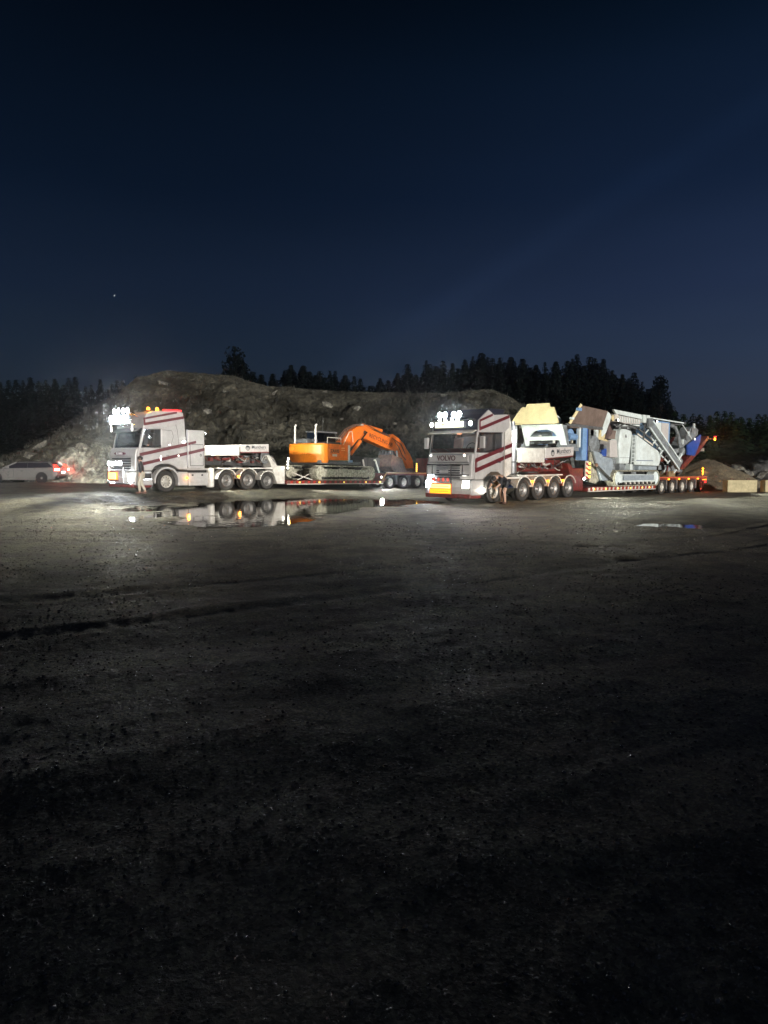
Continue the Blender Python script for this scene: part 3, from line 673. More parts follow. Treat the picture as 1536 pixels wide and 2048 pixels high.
def holes_mesh(r, w, holes=10, steer=True):
    rr = r * 0.60; h = w / 2; d = -h * 0.35 if not steer else -h * 0.75; mb = MB()
    for i in range(holes):
        t = 2 * math.pi * (i + .5) / holes; mb.tube((rr * 0.7 * math.cos(t), d + 0.01, rr * 0.7 * math.sin(t)), (rr * 0.7 * math.cos(t), d + 0.032, rr * 0.7 * math.sin(t)), rr * 0.085, n=8)
    return mesh_of(mb, 'rim_holes', black, True)
_WC = {}
def wheel(parent, s, y, z, r, w, m=rimm, steer=False):
    key = (r, w, m.name, steer)
    if key not in _WC: _WC[key] = (tyre_mesh(r, w), rim_mesh(r, w, m, 10, steer), holes_mesh(r, w, 10, steer))
    t, q, h = _WC[key]
    e = obj('wheel', None, parent, (s, y, z)); e.rotation_euler = (0, random.uniform(0, 6), 0 if y < 0 else math.pi)
    if y > 0: e.rotation_euler = (0, 0, math.pi)
    for n_, me in (('tyre', t), ('rim', q), ('rim_holes', h)):
        o = obj(n_, me, e)
        if n_ == 'rim_holes': o['kind'] = 'stuff'
    return e
def mudguard(parent, s, y, z, r, w, m, a0=20, a1=160, lip=None):
    mb = MB(); mb.lathe([(r, -w / 2), (r + 0.02, -w / 2), (r + 0.02, w / 2), (r, w / 2), (r, -w / 2)], (s, y, z), n=18, t0=R_(a0), t1=R_(a1))
    o = part('mudguard', mb, m, parent, smooth=True)
    if lip: part('mudguard_edge', MB().lathe([(r - 0.01, -w / 2 - 0.012), (r + 0.035, -w / 2 - 0.012), (r + 0.035, -w / 2 + 0.03), (r - 0.01, -w / 2 + 0.03), (r - 0.01, -w / 2 - 0.012)], (s, y, z), n=18, t0=R_(a0), t1=R_(a1)), lip, o, smooth=True)
    return o
def strip(parent, p, q, th, y, m=stripe, name='stripe', d=0.006):   # slanted painted band on the near side panel
    (x0, z0), (x1, z1) = p, q
    return part(name, MB().xz([(x0, z0 - th / 2), (x1, z1 - th / 2), (x1, z1 + th / 2), (x0, z0 + th / 2)], y - d, y), m, parent)
def seam(parent, pts, y, w=0.014, d=0.003):
    mb = MB()
    for (x0, z0), (x1, z1) in zip(pts[:-1], pts[1:]):
        dx, dz = x1 - x0, z1 - z0; L = math.hypot(dx, dz); nx, nz = -dz / L * w / 2, dx / L * w / 2
        mb.xz([(x0 + nx, z0 + nz), (x0 - nx, z0 - nz), (x1 - nx, z1 - nz), (x1 + nx, z1 + nz)], y - d, y + 0.002)
    return part('panel_gap', mb, black, parent)
def side_text(y): return lambda cx, cz, ang=0.0: (lambda u, v, w: (cx + u * math.cos(ang) - v * math.sin(ang), y - w, cz + u * math.sin(ang) + v * math.cos(ang)))
def front_text(x): return lambda cy, cz: (lambda u, v, w: (x - w, cy - u, cz + v))
def emblem(parent, cx, cz, y, r):                                # dark round mark with pale upright bars
    part('emblem', MB().lathe([(0.001, -0.006), (r, -0.006), (r, 0.0)], (cx, y, cz), n=20), ink, parent)
    for k in (-0.55, -0.18, 0.18, 0.55):
        part('emblem_bar', MB().box(cx + k * r - r * 0.09, cx + k * r + r * 0.09, y - 0.010, y - 0.005, cz - r * 0.72, cz + r * 0.25), boardw, parent)

def seats(parent, s0, zf):
    for y in (-0.62, 0.62):
        o = part('seat', MB().box(s0 - 0.25, s0 + 0.27, y - 0.25, y + 0.25, zf, zf + 0.16), seatm, parent, bevel=0.05)
        part('seat_back', MB().xz([(s0 + 0.18, zf + 0.1), (s0 + 0.32, zf + 0.1), (s0 + 0.42, zf + 0.78), (s0 + 0.28, zf + 0.78)], y - 0.24, y + 0.24), seatm, o, bevel=0.05)
        part('headrest', MB().xz([(s0 + 0.32, zf + 0.80), (s0 + 0.42, zf + 0.80), (s0 + 0.45, zf + 0.98), (s0 + 0.34, zf + 0.98)], y - 0.13, y + 0.13), seatm, o, bevel=0.04)
def steering(parent, s, y, z):
    mb = MB(); n = 18
    for i in range(n):
        t, u = 2 * math.pi * i / n, 2 * math.pi * (i + 1) / n; R0 = 0.22
        f = lambda a: (s + R0 * math.sin(a) * 0.5, y + R0 * math.cos(a), z + R0 * math.sin(a) * 0.86)
        mb.tube(f(t), f(u), 0.015, n=6)
    mb.bar((s, y - .2, z), (s, y + .2, z), 0.04, 0.02).tube((s, y, z), (s - 0.25, y, z - 0.3), 0.03, n=8)
    part('steering_wheel', mb, black, parent)
def mirror(parent, s, y, z, sg):
    o = part('mirror', MB().box(s - 0.06, s + 0.06, y - 0.11, y + 0.11, z - 0.26, z + 0.22), cabp, parent, bevel=0.03)
    part('mirror_glass', MB().box(s + 0.061, s + 0.068, y - 0.09, y + 0.09, z - 0.23, z + 0.19), chrome, o)
    part('mirror_arm', MB().path([(s, y, z + 0.2), (s, y - sg * 0.14, z + 0.3), (s + 0.05, y - sg * 0.27, z + 0.28)], 0.018).path([(s, y, z - 0.22), (s + 0.05, y - sg * 0.27, z - 0.28)], 0.018), chrome, o)

def chassis(t, s0, s1, axles, side_y=1.02):
    for y in (-0.43, 0.43): part('frame_rail', MB().box(s0, s1, y - 0.045, y + 0.045, 0.78, 1.06), darkm, t)
    for s in np.linspace(s0 + 0.5, s1 - 0.2, 6): part('cross_member', MB().box(s - 0.05, s + 0.05, -0.39, 0.39, 0.82, 1.0), darkm, t)
    for s in axles: part('axle', MB().tube((s, -0.9, 0.5), (s, 0.9, 0.5), 0.09), darkm, t)

# ------------------------------------------------------------------ left tractor
def tractor_left():
    t = thing('tractor_unit', 'silver tractor unit with white light board on its roof, coupled to the excavator trailer', 'truck', LO, (0, LA, LTH), 'heavy haulage tractors')
    Y = 1.25
    chassis(t, -1.2, 6.5, (0, 3.43, 4.79, 6.07))
    # cab: lower shell, rear shell, roof, pillars
    part('cab_floor_panel', MB().xz([(-1.42, 1.02), (-0.78, 1.02), (-0.62, 1.22), (-0.3, 1.34), (0.12, 1.34), (0.44, 1.22), (0.62, 1.08), (1.12, 1.08), (1.10, 2.1), (-1.40, 2.1), (-1.5, 1.8)], -Y, Y), cabp, t, bevel=0.035)
    part('cab_rear_shell', MB().xz([(-0.28, 2.09), (1.10, 2.09), (1.0, 3.5), (0.92, 3.72), (-0.28, 3.62)], -Y + 0.01, Y - 0.01), cabp, t, bevel=0.04)
    part('cab_roof', MB().xz([(-1.20, 2.93), (-0.2, 2.97), (0.98, 3.3), (0.93, 3.82), (0.6, 3.88), (-0.7, 3.80), (-1.02, 3.66), (-1.16, 3.3)], -Y - 0.004, Y + 0.004), cabp, t, bevel=0.06)
    for y in (-1.2, 1.2): part('door_pillar', MB().bar((-1.36, y, 2.06), (-1.14, y, 2.98), 0.09, 0.11), cabp, t, bevel=0.02)
    part('windscreen', MB().add([(-1.40, -1.16, 2.12), (-1.40, 1.16, 2.12), (-1.19, 1.16, 2.93), (-1.19, -1.16, 2.93)], [(0, 1, 2, 3)]), wglass, t)
    for sg in (-1, 1):
        part('side_window', MB().add([(-1.3, sg * 1.215, 2.12), (-0.3, sg * 1.215, 2.2), (-0.3, sg * 1.215, 2.95), (-1.12, sg * 1.215, 2.95)], [(0, 1, 2, 3)]), wglass, t)
        part('window_sill', MB().xz([(-1.3, 2.08), (-0.28, 2.16), (-0.28, 2.22), (-1.3, 2.14)], sg * 1.2, sg * 1.258), black, t)
    part('dashboard', MB().xz([(-1.38, 2.05), (-0.95, 2.05), (-0.98, 2.2), (-1.3, 2.26)], -1.15, 1.15), darkm, t, bevel=0.03)
    part('bunk_wall', MB().box(-0.27, -0.25, -1.15, 1.15, 2.1, 2.95), darkm, t)
    seats(t, -0.72, 2.02); steering(t, -0.98, -0.62, 2.3)
    part('sun_visor', MB().xz([(-1.5, 2.82), (-1.42, 2.80), (-1.16, 2.98), (-1.2, 3.02)], -1.15, 1.15), black, t, bevel=0.01)
    for y in (-.5, .1, .7): part('wiper', MB().bar((-1.425, y, 2.1), (-1.40, y - .38, 2.3), 0.02, 0.02), black, t)
    # painted bands
    for p, q, th in (((-1.17, 3.42), (0.58, 3.80), 0.10), ((-1.15, 3.17), (0.94, 3.58), 0.13)): strip(t, p, q, th, -Y - 0.004)
    part('stripe', MB().xz([(-1.165, 3.12), (-1.08, 3.14), (-1.08, 3.46), (-1.165, 3.44)], -Y - 0.012, -Y - 0.006), stripe, t)
    for p, q in (((-1.38, 1.76), (1.12, 2.30)), ((-1.38, 1.31), (1.12, 1.86))): strip(t, p, q, 0.155, -Y)
    part('stripe', MB().xz([(-1.40, 1.27), (-1.31, 1.27), (-1.31, 1.84), (-1.40, 1.82)], -Y - 0.010, -Y - 0.0065), stripe, t)
    seam(t, [(-1.24, 1.30), (-1.22, 2.06)], -Y); seam(t, [(-0.24, 2.95), (0.30, 2.92), (0.38, 2.65), (0.26, 2.3), (0.08, 2.12), (-0.24, 2.12)], -Y + 0.01)
    seam(t, [(0.36, 3.7), (0.58, 3.0), (0.66, 2.4), (0.68, 1.5), (0.58, 1.2)], -Y + 0.006)
    part('door_handle', MB().box(-0.05, 0.12, -Y - 0.03, -Y - 0.004, 1.72, 1.76), chrome, t, bevel=0.01)
    part('grab_handle', MB().tube((-0.34, -Y - 0.05, 1.50), (-0.34, -Y - 0.05, 1.72), 0.016), chrome, t)
    for s in (0.15, 0.62): round_lamp(t, (s, -Y - 0.012, 2.24 if s < .4 else 1.74), (0, -1, 0), 0.035, L_soft, name='side_marker')
    # front: panel, grille, badge, bumper
    part('front_panel', MB().xz([(-1.62, 1.02), (-1.36, 1.02), (-1.36, 2.09), (-1.52, 2.06), (-1.6, 1.72)], -1.2, 1.2), cabp, t, bevel=0.05)
    for k in range(5): part('grille_slat', MB().box(-1.66, -1.6, -0.85, 0.85, 1.08 + k * 0.115, 1.15 + k * 0.115), black, t, bevel=0.012)
    bd = part('badge', MB().yz([(0.12 + 0.5 * math.cos(a) * (1 if abs(math.cos(a)) > .3 else 1), 1.82 + 0.085 * math.sin(a)) for a in [2 * math.pi * i / 20 for i in range(20)]], -1.66, -1.60), badge, t)
    part('badge_letters', MB().text('SCANIA', 0.17, front_text(-1.664)(0.12, 1.815), 0.012, 0.012), badgew, bd)
    part('bumper', MB().xz([(-1.62, 0.34), (-0.72, 0.34), (-0.78, 1.0), (-1.6, 1.0), (-1.68, 0.7)], -Y, Y), cabp, t, bevel=0.06)
    part('bumper_valance', MB().box(-1.69, -0.76, -1.16, 1.16, 0.24, 0.40), redp, t, bevel=0.03)
    part('step_well', MB().box(-1.2, -0.82, -Y - 0.004, -1.0, 0.62, 0.9), darkm, t)
    part('step_tread', MB().box(-1.2, -0.82, -Y - 0.03, -1.0, 0.60, 0.64), chrome, t)
    for y in (-0.98, 0.98):
        h = part('headlight', MB().xz([(-1.70, 0.5), (-1.5, 0.5), (-1.5, 0.9), (-1.66, 0.9)], y - 0.22, y + 0.22), chrome, t, bevel=0.03)
        part('headlight_lens', MB().xz([(-1.725, 0.54), (-1.705, 0.54), (-1.675, 0.86), (-1.695, 0.86)], y - 0.19, y + 0.19), L_white, h)
        spot(t, (-1.80, y, 0.72), (-1, 0, -0.10), 900, (0.93, 0.97, 1.0), 64, 0.8, 0.12)
    bb = part('bull_bar', MB().path([(-1.78, -1.2, 0.42), (-1.86, -1.0, 0.42), (-1.86, 1.0, 0.42), (-1.78, 1.2, 0.42)], 0.035).path([(-1.7, -1.0, 1.22), (-1.86, -0.92, 1.22), (-1.86, 0.92, 1.22), (-1.7, 1.0, 1.22)], 0.035).path([(-1.86, -0.6, 0.42), (-1.86, -0.6, 1.22)], 0.03).path([(-1.86, 0.75, 0.42), (-1.86, 0.75, 1.22)], 0.03), chrome, t, smooth=True)
    for k in range(6): round_lamp(t, (-1.88, -0.42 + 0.225 * k, 1.36), (-1, 0, 0), 0.095, L_white)
    spot(t, (-1.95, 0.15, 1.36), (-1, 0, -0.2), 500, (0.95, 0.97, 1), 60)
    sg = part('warning_sign', MB().box(-1.915, -1.885, -0.22, 0.80, 0.54, 1.0), redp, t, bevel=0.01)
    part('sign_face', MB().box(-1.925, -1.914, -0.17, 0.75, 0.59, 0.95), L_signo, sg)
    part('sign_field', MB().box(-1.932, -1.924, -0.02, 0.69, 0.62, 0.92), L_signp, sg)
    for k in range(3): part('sign_line', MB().box(-1.936, -1.931, 0.05, 0.62, 0.66 + k * 0.09, 0.685 + k * 0.09), L_signo, sg)
    # roof light board, lamp rows, beacons
    lb = part('light_board', MB().box(-1.72, -1.56, -0.88, 0.88, 3.18, 3.60), chrome, t, bevel=0.02)
    part('light_panel', MB().box(-1.735, -1.721, -0.85, 0.85, 3.21, 3.57), L_board, lb)
    for q, pw, cn in (((-14, 21.5), 6000, 22), ((-10, 21), 3800, 20), ((-5, 23), 4200, 22), ((-15.5, 26.5), 5600, 36), ((-10, 25.5), 3600, 36), ((-5, 27.5), 3800, 36)):
        flood(t, (-1.80, 0.3, 3.45), q, pw, (1.0, 0.94, 0.66), cn)
    spot(t, (-1.80, 0.3, 3.8), (-1, -0.4, -0.1), 52, (0.9, 0.96, 1.0), 150, 0.6, 0.1); point(t, (-2.15, 0.0, 3.35), 35, (0.95, 0.98, 1), 0.2); point(t, (-2.3, -0.6, 0.9), 40, (0.95, 0.98, 1), 0.15); spot(t, (-1.80, 0.3, 3.8), (-1, -0.4, -0.1), 66, (0.9, 0.96, 1.0), 150, 0.6, 0.1)
    part('lamp_rail', MB().path([(-1.50, -1.1, 3.64), (-1.58, -0.9, 3.68), (-1.58, 0.9, 3.68), (-1.50, 1.1, 3.64)], 0.03).path([(-1.58, -.7, 3.68), (-1.1, -.7, 3.5)], 0.025).path([(-1.58, .7, 3.68), (-1.1, .7, 3.5)], 0.025).path([(-1.55, -1.1, 3.1), (-1.62, -.9, 3.1), (-1.62, .9, 3.1), (-1.55, 1.1, 3.1)], 0.025), chrome, t, smooth=True)
    for y in (-0.62, -0.22, 0.22, 0.62): round_lamp(t, (-1.60, y, 3.80), (-1, 0, 0), 0.125, L_white)
    for y in (-0.98, 0.98):
        for z in (2.93, 3.09): round_lamp(t, (-1.58, y, z), (-1, 0, 0), 0.075, L_soft)
    for s, y in ((-0.78, -1.0), (-0.35, -1.05), (-0.78, 0.9)):
        b = part('beacon', MB().lathe([(0.09, 0.0), (0.095, 0.04), (0.07, 0.04)], (s, y, 3.80), 'z', 14), black, t)
        part('beacon_dome', MB().lathe([(0.08, 0.03), (0.08, 0.13), (0.05, 0.18), (0.001, 0.19)], (s, y, 3.80), 'z', 14), L_amber, b, smooth=True)
        point(t, (s, y - 0.02, 4.05), 30, (1, 0.35, 0.04))
    rl = part('roof_light_bar', MB().bar((-0.1, -1.16, 3.885), (0.86, -1.16, 3.90), 0.07, 0.07), L_red, t)
    point(t, (0.5, -1.30, 4.05), 6, (1, 0.05, 0.06))
    # cabinet behind the cab, side skirts, tanks
    part('cabinet', MB().box(1.18, 2.1, -Y, Y, 1.12, 3.0), cabp, t, bevel=0.03)
    part('cabinet_door', MB().box(1.30, 2.0, -Y - 0.015, -Y + 0.01, 1.28, 2.28), cabp, t, bevel=0.01)
    seam(t, [(1.28, 1.26), (2.02, 1.26), (2.02, 2.30), (1.28, 2.30), (1.28, 1.26)], -Y, 0.025)
    strip(t, (1.18, 2.32), (1.62, 2.42), 0.13, -Y); strip(t, (1.18, 1.87), (2.08, 2.07), 0.15, -Y - 0.015)
    part('latch_ring', MB().lathe([(0.035, 0), (0.05, -0.012), (0.065, 0)], (1.88, -Y - 0.016, 1.78), n=14), chrome, t, smooth=True)
    part('air_hoses', MB().path([(2.1, -0.7, 2.9), (2.35, -0.72, 2.6), (2.5, -0.7, 2.2), (2.45, -0.65, 1.8), (2.7, -0.6, 1.5)], 0.03).path([(2.1, -0.5, 2.8), (2.4, -0.5, 2.4), (2.5, -0.45, 1.9), (2.8, -0.4, 1.4)], 0.025), rust, t, smooth=True)
    part('exhaust_grab', MB().path([(1.14, -1.2, 1.3), (1.14, -1.2, 3.02)], 0.035), chrome, t)
    part('side_skirt', MB().box(0.60, 1.14, -Y, -0.75, 0.30, 0.96), cabp, t, bevel=0.03)
    part('side_locker', MB().box(1.18, 2.30, -Y, -0.75, 0.28, 0.92), cabp, t, bevel=0.03)
    for s in (1.4, 1.95): part('locker_latch', MB().box(s - 0.05, s + 0.05, -Y - 0.01, -Y, 0.76, 0.84), black, t)
    part('side_skirt', MB().box(0.60, 2.30, 0.75, Y, 0.30, 0.96), cabp, t, bevel=0.03)
    part('catwalk', MB().box(1.1, 2.45, -Y, Y, 1.04, 1.11), cabp, t, bevel=0.01)
    am = part('side_marker', MB().box(1.02, 1.14, -Y - 0.03, -Y, 0.62, 0.70), L_amber, t); point(t, (1.08, -Y - 0.12, 0.66), 5, (1, 0.38, 0.04))
    part('air_tank', MB().lathe([(0.001, -0.5), (0.18, -0.48), (0.2, -0.42), (0.2, 0.42), (0.18, 0.48), (0.001, 0.5)], (2.62, -0.95, 0.66), 'z', 16), white, t, smooth=True)
    # mudguards, wheels, fifth wheel
    part('wheel_arch', MB().lathe([(0.60, -0.16), (0.68, -0.16), (0.68, 0.16), (0.60, 0.16), (0.60, -0.16)], (0, -1.11, 0.52), n=22, t0=R_(-8), t1=R_(188)), cabp, t, smooth=True)
    part('wheel_arch', MB().lathe([(0.60, -0.16), (0.68, -0.16), (0.68, 0.16), (0.60, 0.16), (0.60, -0.16)], (0, 1.11, 0.52), n=22, t0=R_(-8), t1=R_(188)), cabp, t, smooth=True)
    for y in (-1, 1):
        wheel(t, 0, y * 1.06, 0.50, 0.50, 0.30, rimc, True)
        for s, r in ((3.43, .5), (4.79, .51), (6.07, .44)):
            wheel(t, s, y * 1.02, r, r, 0.42, rimm); mudguard(t, s, y * 1.03, r, r + 0.09, 0.48, white if y < 0 else darkm, 28, 172, white)
    part('side_marker', MB().box(4.08, 4.2, -1.28, -1.2, 0.66, 0.76), L_amber, t); point(t, (4.12, -1.36, 0.72), 6, (1, 0.3, 0.03))
    part('fender_bridge', MB().box(2.9, 6.5, -1.22, -0.85, 1.10, 1.16), white, t, bevel=0.01)
    part('fifth_wheel', MB().lathe([(0.001, 0), (0.5, 0), (0.5, 0.07), (0.001, 0.07)], (4.7, 0, 1.22), 'z', 20), darkm, t)
    part('fifth_wheel_mount', MB().xz([(4.2, 1.06), (5.2, 1.06), (4.95, 1.22), (4.45, 1.22)], -0.42, 0.42), darkm, t)
    # working lamps on the rear of the cabinet
    for y, z in ((-1.12, 2.86), (1.12, 2.86), (-0.4, 2.9), (0.4, 2.9)): box_lamp(t, (2.16, y, z), (0.1, 0.16, 0.12), L_white, (1, 0, 0))
    spot(t, (2.26, -1.42, 2.86), (1, -0.12, -0.42), 1500, (0.97, 1.0, 0.90), 150, 0.6)
    spot(t, (2.26, -0.3, 2.95), (1, 0, -0.12), 3000, (0.97, 1.0, 0.90), 140, 0.6)
    box_lamp(t, (1.7, 1.32, 2.9), (0.16, 0.1, 0.12), L_white, (0, 1, 0)); spot(t, (1.7, 1.44, 2.9), (-0.35, 1, 0.0), 900, (0.97, 1, 0.92), 150, 0.7); spot(t, (1.7, 1.46, 2.8), (3.8, 16.1, -1.6), 17000, (1, 1, 0.88), 25, 0.5)
    box_lamp(t, (2.5, 1.2, 0.9), (0.12, 0.1, 0.1), L_white, (0, 1, 0)); spot(t, (2.5, 1.32, 0.9), (0.3, 1, -0.25), 1500, (0.97, 1, 0.9), 140)
    return t
TL = tractor_left()

# ------------------------------------------------------------------ right tractor
def tractor_right():
    t = thing('tractor_unit', 'silver tractor unit with round roof lamps and black roof, coupled to the crusher trailer', 'truck', RO, (0, 0, RTH), 'heavy haulage tractors')
    Y = 1.25
    chassis(t, -1.2, 6.6, (0, 2.14, 3.38, 4.68, 5.96))
    part('cab_floor_panel', MB().xz([(-1.38, 1.02), (-0.74, 1.02), (-0.6, 1.18), (-0.3, 1.32), (0.2, 1.32), (0.5, 1.15), (0.58, 1.02), (0.62, 1.02), (0.60, 2.12), (-1.34, 2.12), (-1.42, 1.7)], -Y, Y), cabp, t, bevel=0.04)
    part('cab_rear_shell', MB().xz([(0.50, 2.11), (0.61, 2.11), (0.64, 3.5), (0.50, 3.5)], -Y + 0.008, Y - 0.008), cabp, t, bevel=0.03)
    part('cab_side_panel', MB().xz([(-1.18, 2.94), (0.62, 2.98), (0.98, 3.2), (1.0, 3.72), (0.72, 3.74), (0.06, 3.70), (-0.10, 3.68), (-0.50, 3.88), (-1.14, 3.44)], -Y - 0.004, -Y + 0.06), cabp, t, bevel=0.012)
    part('cab_side_panel', MB().xz([(-1.18, 2.94), (0.62, 2.98), (0.98, 3.2), (1.0, 3.72), (0.72, 3.74), (0.06, 3.70), (-0.10, 3.68), (-0.50, 3.88), (-1.14, 3.44)], Y - 0.06, Y + 0.004), cabp, t, bevel=0.012)
    part('cab_roof', MB().xz([(-1.20, 2.92), (0.6, 2.96), (0.66, 3.70), (0.60, 3.92), (-0.45, 3.93), (-0.85, 3.70), (-1.16, 3.42)], -Y + 0.065, Y - 0.065), mat('roof_black', (0.02, 0.02, 0.03), 0.3), t, bevel=0.06)
    part('roof_spoiler', MB().xz([(-0.36, 3.72), (0.60, 3.70), (0.68, 3.94), (-0.40, 3.95)], -Y + 0.02, Y - 0.02), MATS['roof_black'], t, bevel=0.03)
    for y in (-1.2, 1.2): part('door_pillar', MB().bar((-1.32, y, 2.08), (-1.16, y, 2.96), 0.08, 0.09), cabp, t, bevel=0.02)
    part('windscreen', MB().add([(-1.37, -1.17, 2.14), (-1.37, 1.17, 2.14), (-1.2, 1.17, 2.94), (-1.2, -1.17, 2.94)], [(0, 1, 2, 3)]), wglass, t)
    for sg in (-1, 1):
        part('side_window', MB().add([(-1.24, sg * 1.21, 2.06), (0.48, sg * 1.21, 2.2), (0.48, sg * 1.21, 2.95), (-1.12, sg * 1.21, 2.95)], [(0, 1, 2, 3)]), wglass, t)
        part('window_frame', MB().bar((-0.12, sg * 1.21, 2.14), (-0.12, sg * 1.21, 2.96), 0.05, 0.06).bar((0.47, sg * 1.21, 2.14), (0.47, sg * 1.21, 2.96), 0.05, 0.05).bar((-1.24, sg * 1.22, 2.11), (0.5, sg * 1.22, 2.20), 0.05, 0.06).bar((-1.14, sg * 1.22, 2.95), (0.5, sg * 1.22, 2.97), 0.05, 0.05), black, t)
    part('dashboard', MB().xz([(-1.34, 2.08), (-0.9, 2.08), (-0.92, 2.24), (-1.25, 2.30)], -1.15, 1.15), dashm, t, bevel=0.03)
    seats(t, -0.45, 2.0); steering(t, -0.86, -0.62, 2.34)
    part('curtain', MB().box(0.20, 0.24, -1.1, -0.95, 2.15, 2.9), seatm, t, bevel=0.02); part('curtain', MB().box(0.20, 0.24, 0.75, 1.1, 2.15, 2.9), seatm, t, bevel=0.02)
    il = part('interior_lamp', MB().box(-0.9, -0.8, -0.1, 0.1, 2.90, 2.92), mat('interior_glow', (1, .5, .3), emit=4, ecol=(1, .35, .15)), t); point(t, (-0.85, 0, 2.80), 9, (1, 0.42, 0.2))
    part('sun_visor', MB().xz([(-1.55, 2.93), (-1.52, 2.89), (-1.18, 3.0), (-1.2, 3.05)], -1.18, 1.18), mat('visor', (0.3, 0.27, 0.2), 0.4), t, bevel=0.01)
    for y in (-.75, .0, .7): part('wiper', MB().bar((-1.40, y, 2.12), (-1.36, y + .42, 2.30), 0.02, 0.02), black, t)
    # bands
    for p, q, th in (((-1.12, 3.40), (-0.22, 3.69), 0.10), ((-1.12, 3.07), (0.97, 3.67), 0.135)): strip(t, p, q, th, -Y - 0.004)
    part('stripe', MB().xz([(-1.13, 3.03), (-1.04, 3.05), (-1.04, 3.44), (-1.13, 3.42)], -Y - 0.012, -Y - 0.0065), stripe, t)
    for p, q in (((-1.36, 1.79), (0.60, 2.30)), ((-1.36, 1.38), (0.60, 1.90))): strip(t, p, q, 0.17, -Y)
    part('stripe', MB().xz([(-1.385, 1.33), (-1.27, 1.35), (-1.27, 1.86), (-1.385, 1.84)], -Y - 0.010, -Y - 0.0065), stripe, t)
    seam(t, [(-1.22, 1.35), (-1.20, 2.08)], -Y); seam(t, [(0.54, 1.1), (0.54, 2.1)], -Y)
    part('door_handle', MB().box(0.12, 0.36, -Y - 0.035, -Y, 1.70, 1.75), chrome, t, bevel=0.01)
    mirror(t, -1.22, -1.50, 2.55, -1); mirror(t, -1.22, 1.50, 2.55, 1)
    # front
    part('front_panel', MB().xz([(-1.56, 1.02), (-1.32, 1.02), (-1.32, 2.10), (-1.46, 2.08), (-1.54, 1.7)], -1.2, 1.2), cabp, t, bevel=0.05)
    part('front_lid', MB().box(-1.585, -1.53, -1.05, 1.05, 1.74, 2.02), cabp, t, bevel=0.02)
    part('chrome_trim', MB().box(-1.60, -1.57, -1.08, 1.08, 2.03, 2.05), chrome, t); part('chrome_trim', MB().box(-1.60, -1.57, -1.08, 1.08, 1.70, 1.72), chrome, t)
    part('lettering', MB().text('VOLVO', 0.30, front_text(-1.586)(0.10, 1.88), 0.014, 0.022), volink, t)
    for k in range(6): part('grille_slat', MB().box(-1.61, -1.55, -0.62, 0.62, 1.05 + k * 0.1, 1.11 + k * 0.1), black if k not in (4,) else greym, t, bevel=0.012)
    part('number_plate', MB().box(-1.64, -1.625, -0.05, 0.42, 1.28, 1.39), boardw, t)
    part('bumper', MB().xz([(-1.56, 0.36), (-0.72, 0.36), (-0.76, 1.0), (-1.54, 1.0), (-1.62, 0.7)], -Y, Y), cabp, t, bevel=0.06)
    part('bumper_valance', MB().box(-1.66, -0.9, -1.2, 1.2, 0.24, 0.42), redp, t, bevel=0.03)
    for y in (-0.98, 0.98):
        h = part('headlight', MB().xz([(-1.64, 0.62), (-1.45, 0.62), (-1.45, 1.02), (-1.58, 1.02)], y - 0.2, y + 0.2), chrome, t, bevel=0.03)
        part('headlight_lens', MB().xz([(-1.665, 0.66), (-1.645, 0.66), (-1.60, 0.98), (-1.62, 0.98)], y - 0.17, y + 0.17), L_soft if y < 0 else L_white, h)
        spot(t, (-1.74, y, 0.84), (-1, 0, -0.12), 420, (1.0, 0.95, 0.86), 64, 0.8, 0.12)
    bb = MB()
    for z in (1.20, 1.62): bb.path([(-1.6, -1.12, z), (-1.82, -0.95, z), (-1.82, 0.95, z), (-1.6, 1.12, z)], 0.032)
    for y in (-0.36, 0.66, -0.95, 0.95): bb.path([(-1.82, y, 0.55 if abs(y) < .9 else 1.2), (-1.82, y, 1.62)], 0.03)
    part('bull_bar', bb, chrome, t, smooth=True)
    for k in range(4): round_lamp(t, (-1.84, -0.22 + 0.25 * k, 1.00), (-1, 0, 0), 0.085, mat('lamp_red_glass', (0.6, 0.1, 0.08), 0.15, emit=0.5, ecol=(1, .15, .1)), chrome)
    sg = part('warning_sign', MB().box(-1.90, -1.87, -0.46, 0.74, 0.40, 0.86), redp, t, bevel=0.01)
    part('sign_face', MB().box(-1.91, -1.899, -0.44, 0.72, 0.42, 0.84), L_signo, sg)
    part('sign_field', MB().box(-1.917, -1.909, -0.40, 0.68, 0.65, 0.81), L_signp, sg); part('sign_field', MB().box(-1.917, -1.909, -0.40, 0.68, 0.45, 0.61), L_signy, sg)
    for z in (0.52, 0.73): part('sign_line', MB().box(-1.921, -1.916, -0.3, 0.58, z - 0.012, z + 0.012), L_signo, sg)
    lb = part('light_board', MB().box(-1.58, -1.42, -0.82, 0.74, 3.12, 3.42), chrome, t, bevel=0.02)
    lp = part('light_panel', MB().box(-1.592, -1.579, -0.79, 0.71, 3.15, 3.39), L_boardw, lb)
    part('panel_lettering', MB().text('Munthers', 0.2, front_text(-1.593)(-0.04, 3.27), 0.006, 0.006), mat('sign_amber_text', (0.8, 0.5, 0.05), emit=0.6, ecol=(1, 0.62, 0.1)), lb)
    for q, pw, cn in (((-3, 23), 1700, 44), ((4.5, 22.5), 1500, 44), ((0.0, 26), 350, 70)):
        flood(t, (-1.68, 0, 3.27), q, pw, (1, 0.86, 0.76), cn)
    point(t, (-1.95, 0.0, 3.5), 14, (1, 0.97, 0.9), 0.2); point(t, (-2.2, -0.9, 0.9), 14, (1, 0.96, 0.88), 0.12)
    part('lamp_rail', MB().path([(-1.2, -1.1, 3.44), (-1.45, -0.9, 3.50), (-1.45, 0.9, 3.50), (-1.2, 1.1, 3.44)], 0.03), chrome, t, smooth=True)
